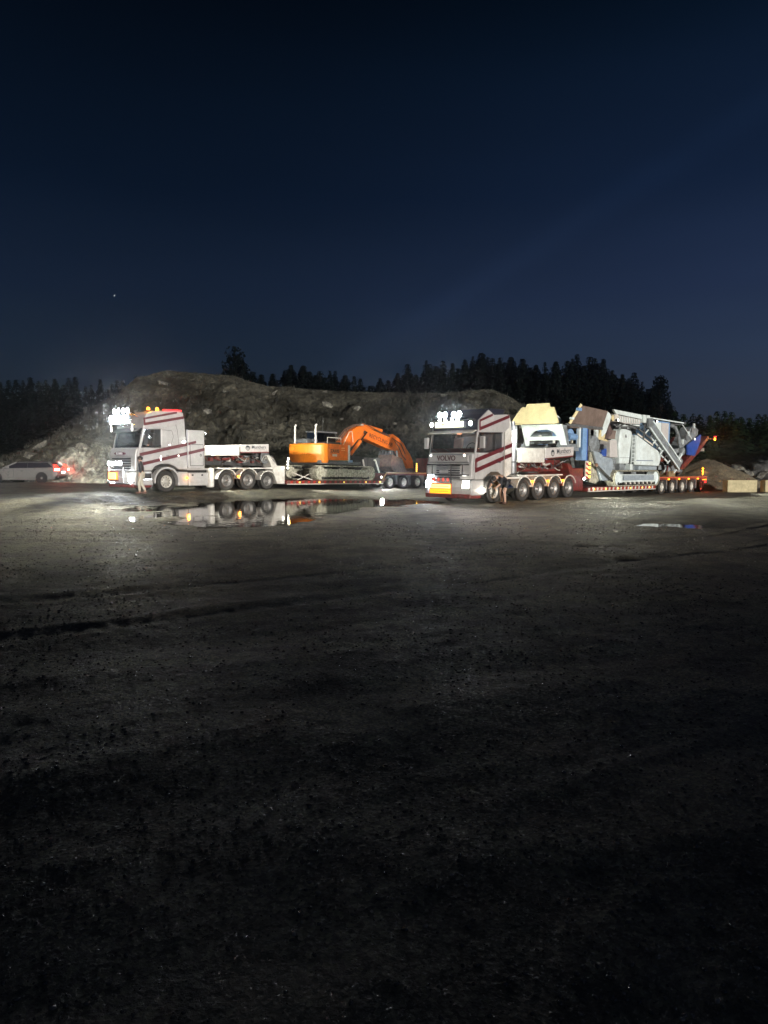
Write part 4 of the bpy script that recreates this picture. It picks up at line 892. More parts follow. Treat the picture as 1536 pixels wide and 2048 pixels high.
    for y in (-0.50, -0.22, 0.26, 0.54): round_lamp(t, (-1.48, y, 3.68), (-1, 0, 0), 0.125, L_white); part('lamp_bracket', MB().tube((-1.45, y, 3.5), (-1.45, y, 3.58), 0.03), chrome, t)
    spot(t, (-1.62, 0.0, 3.68), (-1, 0, -0.2), 900, (0.97, 0.98, 1), 50); spot(t, (-1.62, 0.1, 3.68), (-1, -0.4, -0.1), 66, (0.9, 0.96, 1.0), 150, 0.6, 0.1)
    for y in (-0.48, -0.18, 0.18, 0.48): round_lamp(t, (-1.54, y, 3.48), (-1, 0, 0), 0.065, L_white)
    for y in (-1.04, 1.04): round_lamp(t, (-1.42, y, 3.30), (-1, 0, 0), 0.085, L_white)
    for y in (-0.9, 0.9): round_lamp(t, (-1.62, y, 2.0), (-1, 0, 0), 0.05, L_soft)
    # fairings, stacks, tank
    part('cab_fairing', MB().xz([(0.66, 1.06), (1.16, 1.22), (1.20, 2.9), (1.0, 3.70), (0.70, 3.40)], -Y - 0.002, -Y + 0.10), white, t, bevel=0.02)
    part('cab_fairing', MB().xz([(0.66, 1.06), (1.16, 1.22), (1.20, 2.9), (1.0, 3.70), (0.70, 3.40)], Y - 0.10, Y + 0.002), white, t, bevel=0.02)
    strip(t, (0.67, 2.32), (1.18, 2.45), 0.17, -Y - 0.002); strip(t, (0.67, 1.92), (1.17, 2.04), 0.17, -Y - 0.002)
    for y in (-1.0, 1.0):
        e = part('exhaust_stack', MB().lathe([(0.20, 1.22), (0.215, 1.26), (0.215, 3.25), (0.2, 3.32), (0.12, 3.34), (0.12, 3.48), (0.105, 3.48), (0.105, 3.3)], (1.55, y, 0), 'z', 20), mat('brushed_steel', (0.42, 0.44, 0.45), 0.38, 0.8, var=0.3, vscale=5), t, smooth=True)
        for z in (1.7, 2.5, 3.1): part('stack_clamp', MB().lathe([(0.216, z), (0.228, z + 0.01), (0.228, z + 0.05), (0.216, z + 0.06)], (1.55, y, 0), 'z', 20), greym, e, smooth=True)
        part('fuel_tank', MB().lathe([(0.001, 0.72), (0.24, 0.73), (0.27, 0.78), (0.27, 1.42), (0.24, 1.47), (0.001, 1.48)], (0, y * 0.98, 0.60), 'x', 20), chrome, t, smooth=True)
        part('deck_panel', MB().box(0.62, 1.95, y * 1.24, y * 0.75, 1.00, 1.08), white, t, bevel=0.01)
    part('side_marker', MB().box(0.68, 0.76, -1.32, -1.24, 0.64, 0.72), L_amber, t); point(t, (0.70, -1.40, 0.7), 9, (1, 0.42, 0.05))
    part('fog_lamp', MB().box(-1.02, -0.74, -1.27, -1.2, 0.46, 0.66), L_soft, t, bevel=0.01); point(t, (-0.95, -1.38, 0.56), 9, (1, 0.95, 0.8))
    for y in (-1, 1):
        part('wheel_arch', MB().lathe([(0.59, -0.15), (0.66, -0.15), (0.66, 0.15), (0.59, 0.15), (0.59, -0.15)], (0, y * 1.11, 0.52), n=22, t0=R_(-5), t1=R_(185)), cabp, t, smooth=True)
        wheel(t, 0, y * 1.06, 0.50, 0.50, 0.30, rimc, True)
        for s, r in ((2.14, .49), (3.38, .5), (4.68, .5), (5.96, .49)):
            wheel(t, s, y * 1.02, r, r, 0.42, rimm); mudguard(t, s, y * 1.03, r, r + 0.09, 0.48, white if s < 5 else redp, 22, 170, white)
    for s in (2.76, 4.03, 5.32): part('side_marker', MB().box(s - 0.06, s + 0.06, -1.30, -1.22, 0.80, 0.90), L_amber, t); point(t, (s, -1.38, 0.85), 5, (1, 0.33, 0.03))
    part('fender_bridge', MB().box(1.75, 5.4, -1.22, -0.85, 1.09, 1.15), white, t, bevel=0.01)
    part('fifth_wheel', MB().lathe([(0.001, 0), (0.5, 0), (0.5, 0.07), (0.001, 0.07)], (4.3, 0, 1.2), 'z', 20), darkm, t)
    for y, z in ((-1.08, 2.95), (1.08, 2.95), (-0.35, 3.1), (0.35, 3.1)): box_lamp(t, (1.12 if abs(y) > 1 else 0.72, y, z), (0.1, 0.16, 0.12), L_white, (1, 0, 0))
    spot(t, (1.24, -1.46, 2.95), (1, -0.10, -0.30), 380, (0.93, 1.0, 0.90), 150, 0.6)
    spot(t, (0.90, 0.0, 3.1), (1, 0, 0.05), 230, (0.95, 1.0, 0.84), 150, 0.6)
    box_lamp(t, (0.9, 1.32, 3.0), (0.16, 0.1, 0.12), L_white, (0, 1, 0)); spot(t, (0.9, 1.44, 3.0), (0.5, 1, 0.02), 2600, (0.97, 1, 0.92), 150, 0.7)
    return t
TR = tractor_right()

# ------------------------------------------------------------------ low-bed trailers
def clutter(t, s0, s1, z0, z1, n, seed, mats):                   # valves, hoses and cylinders on the gooseneck
    r = random.Random(seed)
    for i in range(n):
        s = r.uniform(s0, s1); z = r.uniform(z0, z1); y = r.uniform(-1.0, -0.5); m = r.choice(mats); q = r.random()
        if q < 0.4: part('valve_block', MB().box(s, s + r.uniform(.1, .3), y, y + r.uniform(.1, .3), z, z + r.uniform(.08, .2)), m, t, bevel=0.01)
        elif q < 0.7: part('ram', MB().tube((s, y, z), (s + r.uniform(.25, .6), y, z + r.uniform(-.15, .15)), r.uniform(.04, .075)), m, t, smooth=True)
        else:
            p = [Vector((s + k * 0.12, y + 0.1 * math.sin(k * 1.3 + i), z + 0.14 * math.sin(k * 0.9 + i * 2))) for k in range(6)]
            part('hose', MB().path(p, r.uniform(.016, .028), 6), m, t, smooth=True)

def lowbed(name_label, o, th, a, group, C):
    t = thing('low_bed_trailer', name_label, 'trailer', o, (0, a, th), group)
    # gooseneck
    b0, b1, b2 = C['deck']
    part('deck_box', MB().xz(C['box'], -1.24, 1.24), white, t, bevel=0.02)
    bd = part('name_board', MB().xz(C['board'], -1.25, 1.25), boardw, t, bevel=0.02)
    (x0, z0), (x1, z1) = C['board'][0], C['board'][1]; ang = math.atan2(z1 - z0, x1 - x0)
    cx = (x0 + x1) / 2; cz = (z0 + C['board'][2][1]) / 2; w = x1 - x0
    tw = max(p[0] for p in text_data('Munthers', 0.004)[0]) * 2
    part('board_lettering', MB().text('Munthers', 0.50 * w / tw, side_text(-1.251)(cx + 0.14 * w, cz + 0.04 + 0.14 * w * math.tan(ang), ang), 0.008, 0.004), ink, t)
    part('board_rule', MB().bar((cx - 0.03 * w, -1.254, cz - 0.10 + math.sin(ang) * -0.03 * w), (cx + 0.36 * w, -1.254, cz - 0.10 + math.sin(ang) * 0.36 * w), 0.006, 0.018), greym, t)
    emblem(t, cx - 0.25 * w, cz + 0.0 - 0.25 * w * math.tan(ang), -1.251, C['emb'])
    part('board_edge', MB().bar((x0, -1.2525, z0 - 0.025), (x1, -1.2525, z1 - 0.025), 0.02, 0.05), redp, t)
    part('neck_beam', MB().xz([(b0, 1.32), (b1, 1.32), (b1 + 0.4, 0.9), (b1 + 0.4, 1.5), (b1, 1.88), (b0, 1.88)], -0.55, 0.55), C['beam'], t, bevel=0.03)
    clutter(t, b0 + 0.2, b1 - 0.2, 1.45, 1.8, C['clut'], C['seed'], C['cm'])
    part('neck_side', MB().xz(C['neck'], -1.22, 1.22), C['neckm'], t, bevel=0.03)
    # bed
    s0, s1 = C['bed']
    part('bed', MB().xz([(s0, 0.34), (s1, 0.34), (s1 + 0.35, 0.62), (s1 + 0.30, 0.66), (s1, 0.54), (s0, 0.54)], -1.36, 1.36), redp, t, bevel=0.01)
    n = int((s1 - s0) / 0.21)
    for k in range(n):
        q = s0 + 0.05 + k * (s1 - s0 - 0.1) / n
        part('side_reflector', MB().xz([(q, 0.38), (q + 0.15, 0.38), (q + 0.18, 0.52), (q + 0.03, 0.52)], -1.385, -1.362), (rwr if k % 2 else C['alt']), t)
    part('rub_rail', MB().box(s0, s1, -1.40, -1.365, 0.325, 0.365), C['rail'], t); part('rub_rail', MB().box(s0, s1, 1.365, 1.40, 0.325, 0.365), C['rail'], t)
    for q in C['bedlamps']:
        part('side_marker', MB().box(q - 0.05, q + 0.05, -1.42, -1.386, 0.41, 0.48), L_yellow, t)
    # bogie
    ws = C['wheels']; e0, e1 = ws[0] - 0.75, ws[-1] + 0.75; zt = C['ft']
    part('bogie_deck', MB().xz([(e0, 0.60), (e0 + 0.3, zt), (e1, zt), (e1, zt - 0.12), (e0 + 0.4, zt - 0.12)], -1.36, 1.36), redp, t, bevel=0.015)
    part('deck_edge', MB().xz([(e0 - 0.02, 0.56), (e0 + 0.3, zt - 0.01), (e1 + 0.02, zt - 0.01), (e1 + 0.02, zt + 0.05), (e0 + 0.27, zt + 0.05), (e0 - 0.1, 0.60)], -1.385, -1.362), C['edge'], t)
    part('bogie_beam', MB().box(e0 + 0.2, e1 - 0.1, -0.5, 0.5, 0.45, zt - 0.125), darkm, t)
    for s in ws:
        for y in (-1, 1): wheel(t, s, y * 1.16, 0.425, 0.425, 0.34, C['rim'])
        part('axle', MB().tube((s, -1.0, 0.425), (s, 1.0, 0.425), 0.07), darkm, t)
    for s, s2 in zip(ws[:-1], ws[1:]):
        m = (s + s2) / 2; part('mud_flap', MB().box(m - 0.14, m + 0.02, -1.30, -1.0, 0.28, zt - 0.13), greym, t)
    return t

CL = dict(deck=(2.4, 6.2, 0), box=[(2.44, 1.80), (4.20, 1.83), (4.20, 2.36), (2.44, 2.30)], board=[(4.25, 2.02), (6.13, 2.09), (6.12, 2.51), (4.25, 2.39)], txt=0.36, emb=0.14,
          clut=46, seed=3, beam=darkm, cm=[white, rust, greym, chrome, redp], neck=[(6.45, 1.05), (6.75, 0.36), (7.28, 0.36), (7.28, 1.34), (6.72, 1.36), (6.2, 1.9), (6.0, 1.9), (6.3, 1.4)], neckm=white,
          bed=(7.3, 15.2), alt=rust, rail=rww, bedlamps=(8.2, 9.7, 11.7, 13.6, 14.9), wheels=(15.98, 17.34, 18.74, 20.1), ft=1.0, edge=mat('edge_orange', (0.45, 0.22, 0.08), 0.5), rim=rimc)
TRL = lowbed('low-bed trailer with rust-brown sides carrying the orange excavator', LO, LTH, LTA, 'low-bed trailers', CL)
def lamp_column(t, s, y, zs, lens, r=0.06, pw=2.0):
    part('lamp_post', MB().box(s - 0.05, s + 0.05, y + 0.02, y + 0.10, zs[0] - 0.15, zs[-1] + 0.12), darkm, t)
    for z in zs: round_lamp(t, (s - 0.03, y, z), (-0.5, -1, 0), r, lens, black, 'warning_lamp')
    if pw: point(t, (s - 0.1, y - 0.15, sum(zs) / len(zs)), pw, (1, 0.6, 0.12))
lamp_column(TRL, 7.46, -1.28, (1.24, 1.42, 1.60, 1.74), L_soft, 0.055, 2)
lamp_column(TRL, 18.55, -1.38, (1.16, 1.28, 1.40, 1.52, 1.64), L_yellow, 0.06, 3)
for (x0, z0), (x1, z1) in (((15.05, 1.02), (14.83, 1.82)), ((16.40, 1.02), (16.0, 1.84))):
    part('stake_post', MB().path([(x0, 0.05, z0), (x1, 0.05, z1), (x1 - 0.12, 0.05, z1 + 0.0)], 0.05), white, TRL, smooth=True)
rm = part('folded_ramp', MB().xz([(20.3, 1.02), (21.9, 1.02), (21.9, 2.08), (20.2, 2.06)], -0.7, 0.1), redp, TRL, bevel=0.03)
part('ramp_rib', MB().box(20.9, 21.0, -0.72, -0.7, 1.05, 2.05), rust, rm)
part('rear_lamp', MB().box(20.86, 20.9, -1.3, -1.0, 0.82, 0.94), L_red, TRL)
box_lamp(TRL, (7.38, -1.34, 1.75), (0.12, 0.1, 0.12), L_soft, (0, -1, 0)); spot(TRL, (7.38, -1.46, 1.75), (0.5, -1, -0.30), 3800, (1, 1, 0.88), 80, 0.8, 0.1)  # side lamp added near the neck to light the yard between the rigs
box_lamp(TRL, (14.9, -1.44, 0.75), (0.12, 0.1, 0.12), L_soft, (0, -1, 0)); spot(TRL, (14.9, -1.56, 0.78), (-0.1, -1, -0.10), 1200, (1, 1, 0.9), 110, 0.8, 0.1)  # second added side lamp, low on the bed, to light the yard
part('neck_lamp', MB().box(7.05, 7.15, -1.26, -1.22, 1.2, 1.3), L_soft, TRL)
# cable reel and hoses at the top of the neck
part('hose_reel', MB().lathe([(0.30, -0.25), (0.34, -0.25), (0.34, -0.20), (0.16, -0.20), (0.16, 0.2), (0.34, 0.2), (0.34, 0.25), (0.30, 0.25)], (6.0, -0.85, 1.78), n=20), greym, TRL, smooth=True)
for k in range(9):
    part('hose', MB().path([(5.75 + 0.07 * k, -1.0 + 0.03 * k, 1.5 + 0.05 * (k % 3)), (5.9 + 0.07 * k, -1.12, 1.85 + 0.06 * math.sin(k)), (6.25 + 0.05 * k, -1.1, 1.9 - 0.03 * k), (6.5 + 0.05 * k, -1.05, 1.55 - 0.03 * k)], 0.022, 6), (white, greym, black)[k % 3], TRL, smooth=True)

CR = dict(deck=(1.9, 6.2, 0), box=[(1.86, 1.72), (3.76, 1.74), (3.76, 2.36), (1.86, 2.36)], board=[(3.80, 1.93), (6.27, 2.10), (6.29, 2.52), (3.80, 2.40)], txt=0.42, emb=0.15,
          clut=48, seed=9, beam=redp, cm=[redp, rust, greym, chrome, white], neck=[(6.1, 1.15), (6.4, 0.42), (7.30, 0.40), (7.30, 1.50), (6.35, 1.48), (6.0, 1.72), (5.8, 1.72)], neckm=redp,
          bed=(7.5, 15.1), alt=rww, rail=rww, bedlamps=(8.1, 9.3, 10.6, 12.0, 13.4, 14.3), wheels=(16.12, 17.57, 19.03, 20.42, 21.89), ft=0.96, edge=mat('edge_red', (0.5, 0.10, 0.05), 0.5), rim=rimc)
TRR = lowbed('low-bed trailer with red and white chevron sides carrying the crusher', RO, RTH, RTA, 'low-bed trailers', CR)
lamp_column(TRR, 7.74, -1.32, (1.07, 1.28, 1.52, 1.72), L_yellow, 0.075, 4)
ch = part('chevron_board', MB().box(7.34, 7.62, -1.32, -1.27, 0.95, 1.85), rww, TRR)
for k in range(4): part('chevron', MB().xz([(7.35, 1.02 + k * .22), (7.61, 0.94 + k * .22), (7.61, 1.04 + k * .22), (7.35, 1.12 + k * .22)], -1.328, -1.321), rwr, ch)
box_lamp(TRR, (7.20, -1.27, 0.98), (0.13, 0.1, 0.13), L_white, (0, -1, 0)); spot(TRR, (7.20, -1.50, 0.98), (0.6, -1, -0.12), 900, (0.97, 1, 0.88), 150, 0.7)
for s in (16.85, 18.3, 19.73, 21.15):
    part('side_marker', MB().box(s - 0.09, s + 0.09, -1.41, -1.37, 0.84, 0.92), L_amber, TRR); point(TRR, (s, -1.46, 0.84), 2.5, (1, 0.35, 0.04))
for z in (1.18, 1.34, 1.52):
    round_lamp(TRR, (22.1, -1.30, z), (-0.4, -1, 0), 0.075, L_amber, black, 'warning_lamp')
part('lamp_post', MB().box(22.06, 22.16, -1.28, -1.2, 0.9, 1.62), darkm, TRR); point(TRR, (22.05, -1.45, 1.35), 34, (1, 0.36, 0.04))
for y in (-1.25, 1.15): part('rear_lamp', MB().box(22.60, 22.66, y - 0.1, y + 0.15, 0.78, 0.90), L_amber, TRR)
part('rear_lamp', MB().box(22.45, 22.60, -1.36, -1.30, 0.60, 0.74), L_red, TRR); point(TRR, (22.35, -1.48, 0.55), 10, (1, 0.03, 0.04))
for y in (-0.95, 0.75):                                          # raised rear ramps
    rp_ = part('loading_ramp', MB().xz([(18.9, 1.45), (19.3, 1.45), (21.7, 2.55), (23.2, 3.50), (23.0, 3.62), (21.4, 2.80), (19.1, 1.75)], y - 0.28, y + 0.28), redp, TRR, bevel=0.02)
    for k in range(9):
        f = k / 8; part('ramp_bar', MB().box(19.3 + 3.6 * f, 19.4 + 3.6 * f, y - 0.3, y + 0.3, 1.66 + 1.75 * f, 1.74 + 1.78 * f), rust, rp_)
    part('ramp_ram', MB().tube((18.9, y, 1.1), (20.6, y, 2.1), 0.06), chrome, rp_, smooth=True)
part('rear_plate', MB().box(22.2, 22.24, -1.3, -0.7, 2.62, 2.80), rww, TRR)
part('lamp_arm', MB().path([(22.9, -0.95, 3.40), (23.6, -1.15, 3.45), (24.0, -1.25, 3.45)], 0.03), redp, TRR)
round_lamp(TRR, (24.02, -1.27, 3.44), (-0.5, -1, 0), 0.10, L_amber, black, 'warning_lamp'); part('tail_lamp', MB().box(24.05, 24.12, -1.33, -1.2, 3.56, 3.64), L_red, TRR); point(TRR, (24.0, -1.5, 3.44), 30, (1, 0.36, 0.04))

# ------------------------------------------------------------------ crawler tracks (shared)
def crawler(t, s0, s1, z0, z1, y0, y1, m, fm, shoes=44, drop=0.0):
    r = (z1 - z0) / 2; zc = (z0 + z1) / 2; mb = MB(); L = (s1 - s0 - 2 * r); P = 2 * L + 2 * math.pi * r
    def at(d):
        d %= P
        if d < L: return (s0 + r + d, z1, 0.0)
        d -= L
        if d < math.pi * r: a = d / r; return (s1 - r + r * math.sin(a), zc + r * math.cos(a), -a)
        d -= math.pi * r
        if d < L: return (s1 - r - d, z0, math.pi)
        a = (d - L) / r; return (s0 + r - r * math.sin(a), zc - r * math.cos(a), math.pi - a)
    for k in range(shoes):
        x, z, a = at(P * k / shoes); w = P / shoes * 0.47
        ca, sa = math.cos(a), math.sin(a)
        def q(u, v): return (x + u * ca - v * sa, z + u * sa + v * ca)
        mb.xz([q(-w, -0.06), q(w, -0.06), q(w, -0.02), q(w * 0.2, -0.02), q(w * 0.1, 0.0), q(-w * 0.1, 0.0), q(-w * 0.2, -0.02), q(-w, -0.02)], y0, y1)
    b = part('track_belt', mb, m, t); b['kind'] = 'stuff'
    fy0, fy1 = y0 + 0.08 * (1 if y0 < 0 else 1), y1 - 0.08
    yo = min(y0, y1) + 0.05; yi = max(y0, y1) - 0.05
    part('track_frame', MB().xz([(s0 + r, zc - r * 0.55), (s1 - r, zc - r * 0.55), (s1 - r * 0.8, zc), (s1 - r, zc + r * 0.45), (s0 + r, zc + r * 0.5), (s0 + r * 0.8, zc)], yo, yi), fm, t, bevel=0.03)
    for s in (s0 + r, s1 - r): part('idler', MB().lathe([(0.001, yo - 0.01), (r * 0.35, yo - 0.02), (r * 0.4, yo + 0.02), (r * 0.78, yo + 0.03), (r * 0.84, yo), (r * 0.84, yi)], (s, 0, zc), n=22), fm, t, smooth=True)
    for k in range(7):
        s = s0 + r * 1.3 + (s1 - s0 - 2.6 * r) * k / 6; part('track_roller', MB().tube((s, yo + 0.0, z0 + 0.15), (s, yi, z0 + 0.15), 0.085, n=12), darkm, t, smooth=True)
    for k in range(2):
        s = s0 + r + L * (k + 1) / 3; part('top_roller', MB().tube((s, yo, z1 - 0.14), (s, yi, z1 - 0.14), 0.07, n=10), darkm, t, smooth=True)

# ------------------------------------------------------------------ excavator
def excavator():
    t = thing('excavator', 'orange crawler excavator with its arm folded down, on the left low-bed trailer', 'excavator', LO, (0, LTA, LTH))
    zb = 0.55
    crawler(t, 9.25, 14.2, zb, 1.42, -1.62, -1.02, trackm, trackm); crawler(t, 9.25, 14.2, zb, 1.42, 1.02, 1.62, trackm, trackm)
    part('undercarriage', MB().box(10.6, 13.0, -1.05, 1.05, 0.75, 1.25), trackm, t, bevel=0.08)
    part('swing_ring', MB().lathe([(0.001, 1.24), (0.75, 1.24), (0.75, 1.52), (0.001, 1.52)], (11.7, 0, 0), 'z', 26), darkm, t)
    part('deck', MB().box(9.75, 13.1, -1.42, 1.42, 1.50, 1.72), greym, t, bevel=0.03)
    # counterweight: bowed casting
    n = 11; outer = [(9.60 - 0.30 * math.cos(math.pi * (k / (n - 1) - 0.5)) + 0.25, -1.5 + 3.0 * k / (n - 1)) for k in range(n)]
    cw = part('counterweight', MB().xy([(10.35, -1.5)] + outer + [(10.35, 1.5)], 1.56, 2.70), orangey, t, bevel=0.10)
    def ct(cy, cz): return lambda u, v, w: (9.85 - 0.30 * math.cos(math.pi * ((cy - u + 1.5) / 3 - 0.5)) - w - 0.002, cy - u, cz + v)
    part('cast_lettering', MB().text('RECYCLING', 0.30, ct(0.10, 2.08), 0.012, 0.004), orangedk, cw)
    part('cast_emblem', MB().yz([(0.85 + 0.22 * math.cos(a), 2.40 + 0.16 * math.sin(a)) for a in [2 * math.pi * i / 16 for i in range(16)]], 9.60, 9.585), orangedk, cw)
    part('cast_emblem', MB().yz([(0.85 + 0.17 * math.cos(a), 2.40 + 0.12 * math.sin(a)) for a in [2 * math.pi * i / 16 for i in range(16)]], 9.592, 9.578), orangey, cw)
    # house
    part('side_door', MB().box(10.37, 11.18, -1.5, -0.55, 1.74, 2.68), orange, t, bevel=0.03); part('side_door', MB().box(11.20, 11.92, -1.5, -0.55, 1.74, 2.66), orange, t, bevel=0.03)
    part('corner_post', MB().box(11.94, 12.10, -1.5, -0.6, 1.70, 2.64), white, t, bevel=0.01)
    part('engine_hood', MB().box(10.30, 11.6, -1.3, 1.3, 2.55, 2.80), darkm, t, bevel=0.05)
    part('hood_box', MB().box(10.0, 10.9, 0.05, 1.0, 2.72, 3.0), greym, t, bevel=0.04)
    part('side_door', MB().box(10.37, 11.0, 0.55, 1.5, 1.74, 2.68), orange, t, bevel=0.03)
    part('lower_box', MB().box(12.15, 13.2, -1.45, -0.75, 1.66, 2.0), darkm, t, bevel=0.03); part('blue_tank', MB().box(12.0, 12.3, -1.52, -1.2, 1.62, 1.76), lblue, t, bevel=0.02)
    st = side_text(-1.501)
    part('lettering', MB().text('ZAXIS', 0.26, st(10.82, 2.26), 0.01, 0.02), ink, t); part('panel_mark', MB().box(10.62, 11.0, -1.508, -1.5, 1.95, 2.09), boardw, t)
    part('panel_mark', MB().box(11.36, 11.62, -1.508, -1.5, 2.42, 2.48), mat('faded_orange', (0.8, 0.4, 0.2), 0.5), t); part('panel_mark', MB().box(11.34, 11.66, -1.508, -1.5, 2.31, 2.345), MATS['faded_orange'], t)
    # cab on the far side
    part('cab_frame', MB().bar((11.25, .45, 1.8), (11.25, .45, 3.45), .08, .08).bar((11.25, 1.4, 1.8), (11.25, 1.4, 3.45), .08, .08).bar((12.9, .45, 1.8), (12.7, .45, 3.45), .08, .08).bar((12.9, 1.4, 1.8), (12.7, 1.4, 3.45), .08, .08).bar((12.0, .45, 1.8), (12.0, .45, 3.45), .06, .06), darkm, t)
    part('cab_roof', MB().box(11.15, 12.85, .38, 1.46, 3.42, 3.52), greym, t, bevel=0.03)
    for y in (.44, 1.41): part('cab_window', MB().add([(11.25, y, 1.9), (12.9, y, 1.9), (12.7, y, 3.42), (11.25, y, 3.42)], [(0, 1, 2, 3)]), dglass, t)
    part('cab_window', MB().add([(11.22, .45, 2.3), (11.22, 1.4, 2.3), (11.22, 1.4, 3.42), (11.22, .45, 3.42)], [(0, 1, 2, 3)]), dglass, t)
    part('cab_lower', MB().box(11.2, 12.95, .42, 1.44, 1.72, 2.3), orange, t, bevel=0.03)
    part('operator_seat', MB().box(11.6, 12.1, .65, 1.2, 2.2, 2.5).box(11.55, 11.7, .65, 1.2, 2.4, 3.1), black, t, bevel=0.04)
    for s, y in ((9.98, 1.08), (10.05, -0.66)):
        part('exhaust_pipe', MB().path([(s, y, 2.68), (s, y, 3.74), (s + 0.08, y, 3.82)], 0.06, 10), white, t, smooth=True)
    part('antenna', MB().tube((11.7, .5, 3.5), (11.72, .5, 4.4), 0.012, 0.008, 6), greym, t); part('roof_beacon', MB().lathe([(.06, 0), (.06, .1), (.03, .14), (.001, .15)], (11.0, .5, 2.8), 'z', 10), mat('unlit_amber', (.5, .2, .03), .3), t)
    rl = MB()
    for p, q in (((10.4, -1.3, 2.68), (10.4, -1.3, 3.05)), ((11.5, -1.3, 2.68), (11.5, -1.3, 3.05)), ((10.4, -1.3, 3.05), (11.5, -1.3, 3.05)), ((12.4, -.6, 2.7), (12.9, -.6, 3.5)), ((12.9, -.6, 3.5), (13.2, -.55, 3.55)), ((13.2, -.55, 3.55), (13.3, -.55, 2.9))):
        if p[0] == 12.4: part('hand_rail', rl, rww, t); rl = MB()
        rl.tube(p, q, 0.02, n=6)
    part('hand_rail', rl, rww, t)
    # boom, arm, rams
    boom = [(12.45, 2.50), (12.55, 2.85), (13.43, 3.62), (13.95, 3.90), (14.27, 3.97), (14.70, 3.93), (15.52, 3.72), (17.35, 3.28), (17.80, 3.02), (17.94, 2.78), (17.80, 2.54), (17.55, 2.50), (16.88, 2.58), (14.70, 3.16), (14.30, 3.18), (13.95, 3.06), (13.60, 2.72), (13.15, 2.42), (12.75, 2.30)]
    bo = part('boom', MB().xz(boom, -0.30, 0.30), orange, t, bevel=0.03)
    part('boom_lettering', MB().text('RECYCLING AB', 0.34, side_text(-0.302)(16.15, 3.13, -0.245), 0.01, 0.016), badge, bo)
    part('boom_mark', MB().xz([(14.62 + .16 * math.cos(a), 3.55 + .14 * math.sin(a)) for a in [2 * math.pi * i / 8 for i in range(8)]], -0.31, -0.302), ink, bo)
    part('boom_foot', MB().xz([(12.3, 2.0), (12.9, 2.0), (12.9, 2.75), (12.5, 2.85), (12.3, 2.6)], -0.45, -0.32), orange, t, bevel=0.02); part('boom_foot', MB().xz([(12.3, 2.0), (12.9, 2.0), (12.9, 2.75), (12.5, 2.85), (12.3, 2.6)], 0.32, 0.45), orange, t, bevel=0.02)
    arm = [(17.08, 3.44), (17.36, 3.60), (17.94, 3.36), (18.48, 3.04), (18.85, 2.62), (19.2, 2.32), (19.52, 1.85), (19.64, 1.16), (19.40, 1.08), (19.18, 1.22), (18.73, 1.75), (18.2, 2.30), (17.9, 2.62), (17.55, 3.0), (17.2, 3.15)]
    ar = part('arm', MB().xz(arm, -0.24, 0.24), orange, t, bevel=0.03)
    for y in (-0.46, 0.46):
        r = part('boom_ram', MB().tube((13.2, y, 2.15), (14.05, y, 3.0), 0.11, n=14), orange, t, smooth=True); part('ram_rod', MB().tube((14.05, y, 3.0), (14.62, y, 3.58), 0.06, n=12), chrome, r, smooth=True)
    r = part('arm_ram', MB().tube((14.7, 0, 4.05), (16.5, 0, 3.78), 0.11, n=14), orange, t, smooth=True); part('ram_rod', MB().tube((16.5, 0, 3.78), (17.25, 0, 3.48), 0.06, n=12), chrome, r, smooth=True)
    r = part('bucket_ram', MB().tube((18.05, 0, 3.42), (18.75, 0, 2.85), 0.09, n=12), darkm, t, smooth=True); part('ram_rod', MB().tube((18.75, 0, 2.85), (19.3, 0, 2.2), 0.05, n=10), chrome, r, smooth=True)
    part('work_light', MB().box(14.35, 14.6, -.2, .2, 4.0, 4.1), white, bo, bevel=0.02)
    hz = MB()
    for y in (-0.18, -0.06, 0.08, 0.2): hz.path([(12.5, y, 2.95), (13.3, y, 3.72), (14.1, y, 4.05), (14.9, y, 4.08), (16.2, y, 3.68), (17.1, y, 3.42)], 0.025, 6)
    part('hydraulic_hoses', hz, rust, bo, smooth=True)
    part('arm_hoses', MB().path([(17.4, -.27, 3.2), (17.9, -.32, 2.75), (18.3, -.3, 2.2), (18.7, -.28, 1.9)], 0.03, 6).path([(17.3, -.27, 3.3), (18.1, -.34, 2.95), (18.6, -.3, 2.3)], 0.03, 6), black, ar, smooth=True)
    # bucket curled under the arm
    bp = [(19.35, 1.20), (19.0, 1.05), (18.3, 1.03), (17.5, 1.03), (17.0, 1.10), (16.75, 1.45), (16.80, 1.95), (16.95, 2.24), (17.15, 2.2), (17.0, 1.9), (17.05, 1.5), (17.3, 1.22), (18.3, 1.18), (19.2, 1.36)]
    bk = part('bucket', MB().xz(bp, -0.62, 0.62), rust, t, bevel=0.02)
    for y in (-0.60, 0.60): part('bucket_side', MB().xz([(17.0, 1.1), (18.4, 1.15), (17.9, 2.0), (16.95, 2.2), (16.8, 1.6)], y - 0.03, y + 0.03), rust, bk)
    for k in range(5): part('bucket_tooth', MB().xz([(16.84, 2.2), (17.06, 2.2), (16.97, 2.46)], -0.58 + k * 0.27, -0.48 + k * 0.27), greym, bk)
    part('bucket_link', MB().bar((17.7, -.3, 2.5), (18.0, -.3, 1.15), .06, .12).bar((17.7, .3, 2.5), (18.0, .3, 1.15), .06, .12), white, t)
    return t
EX = excavator()
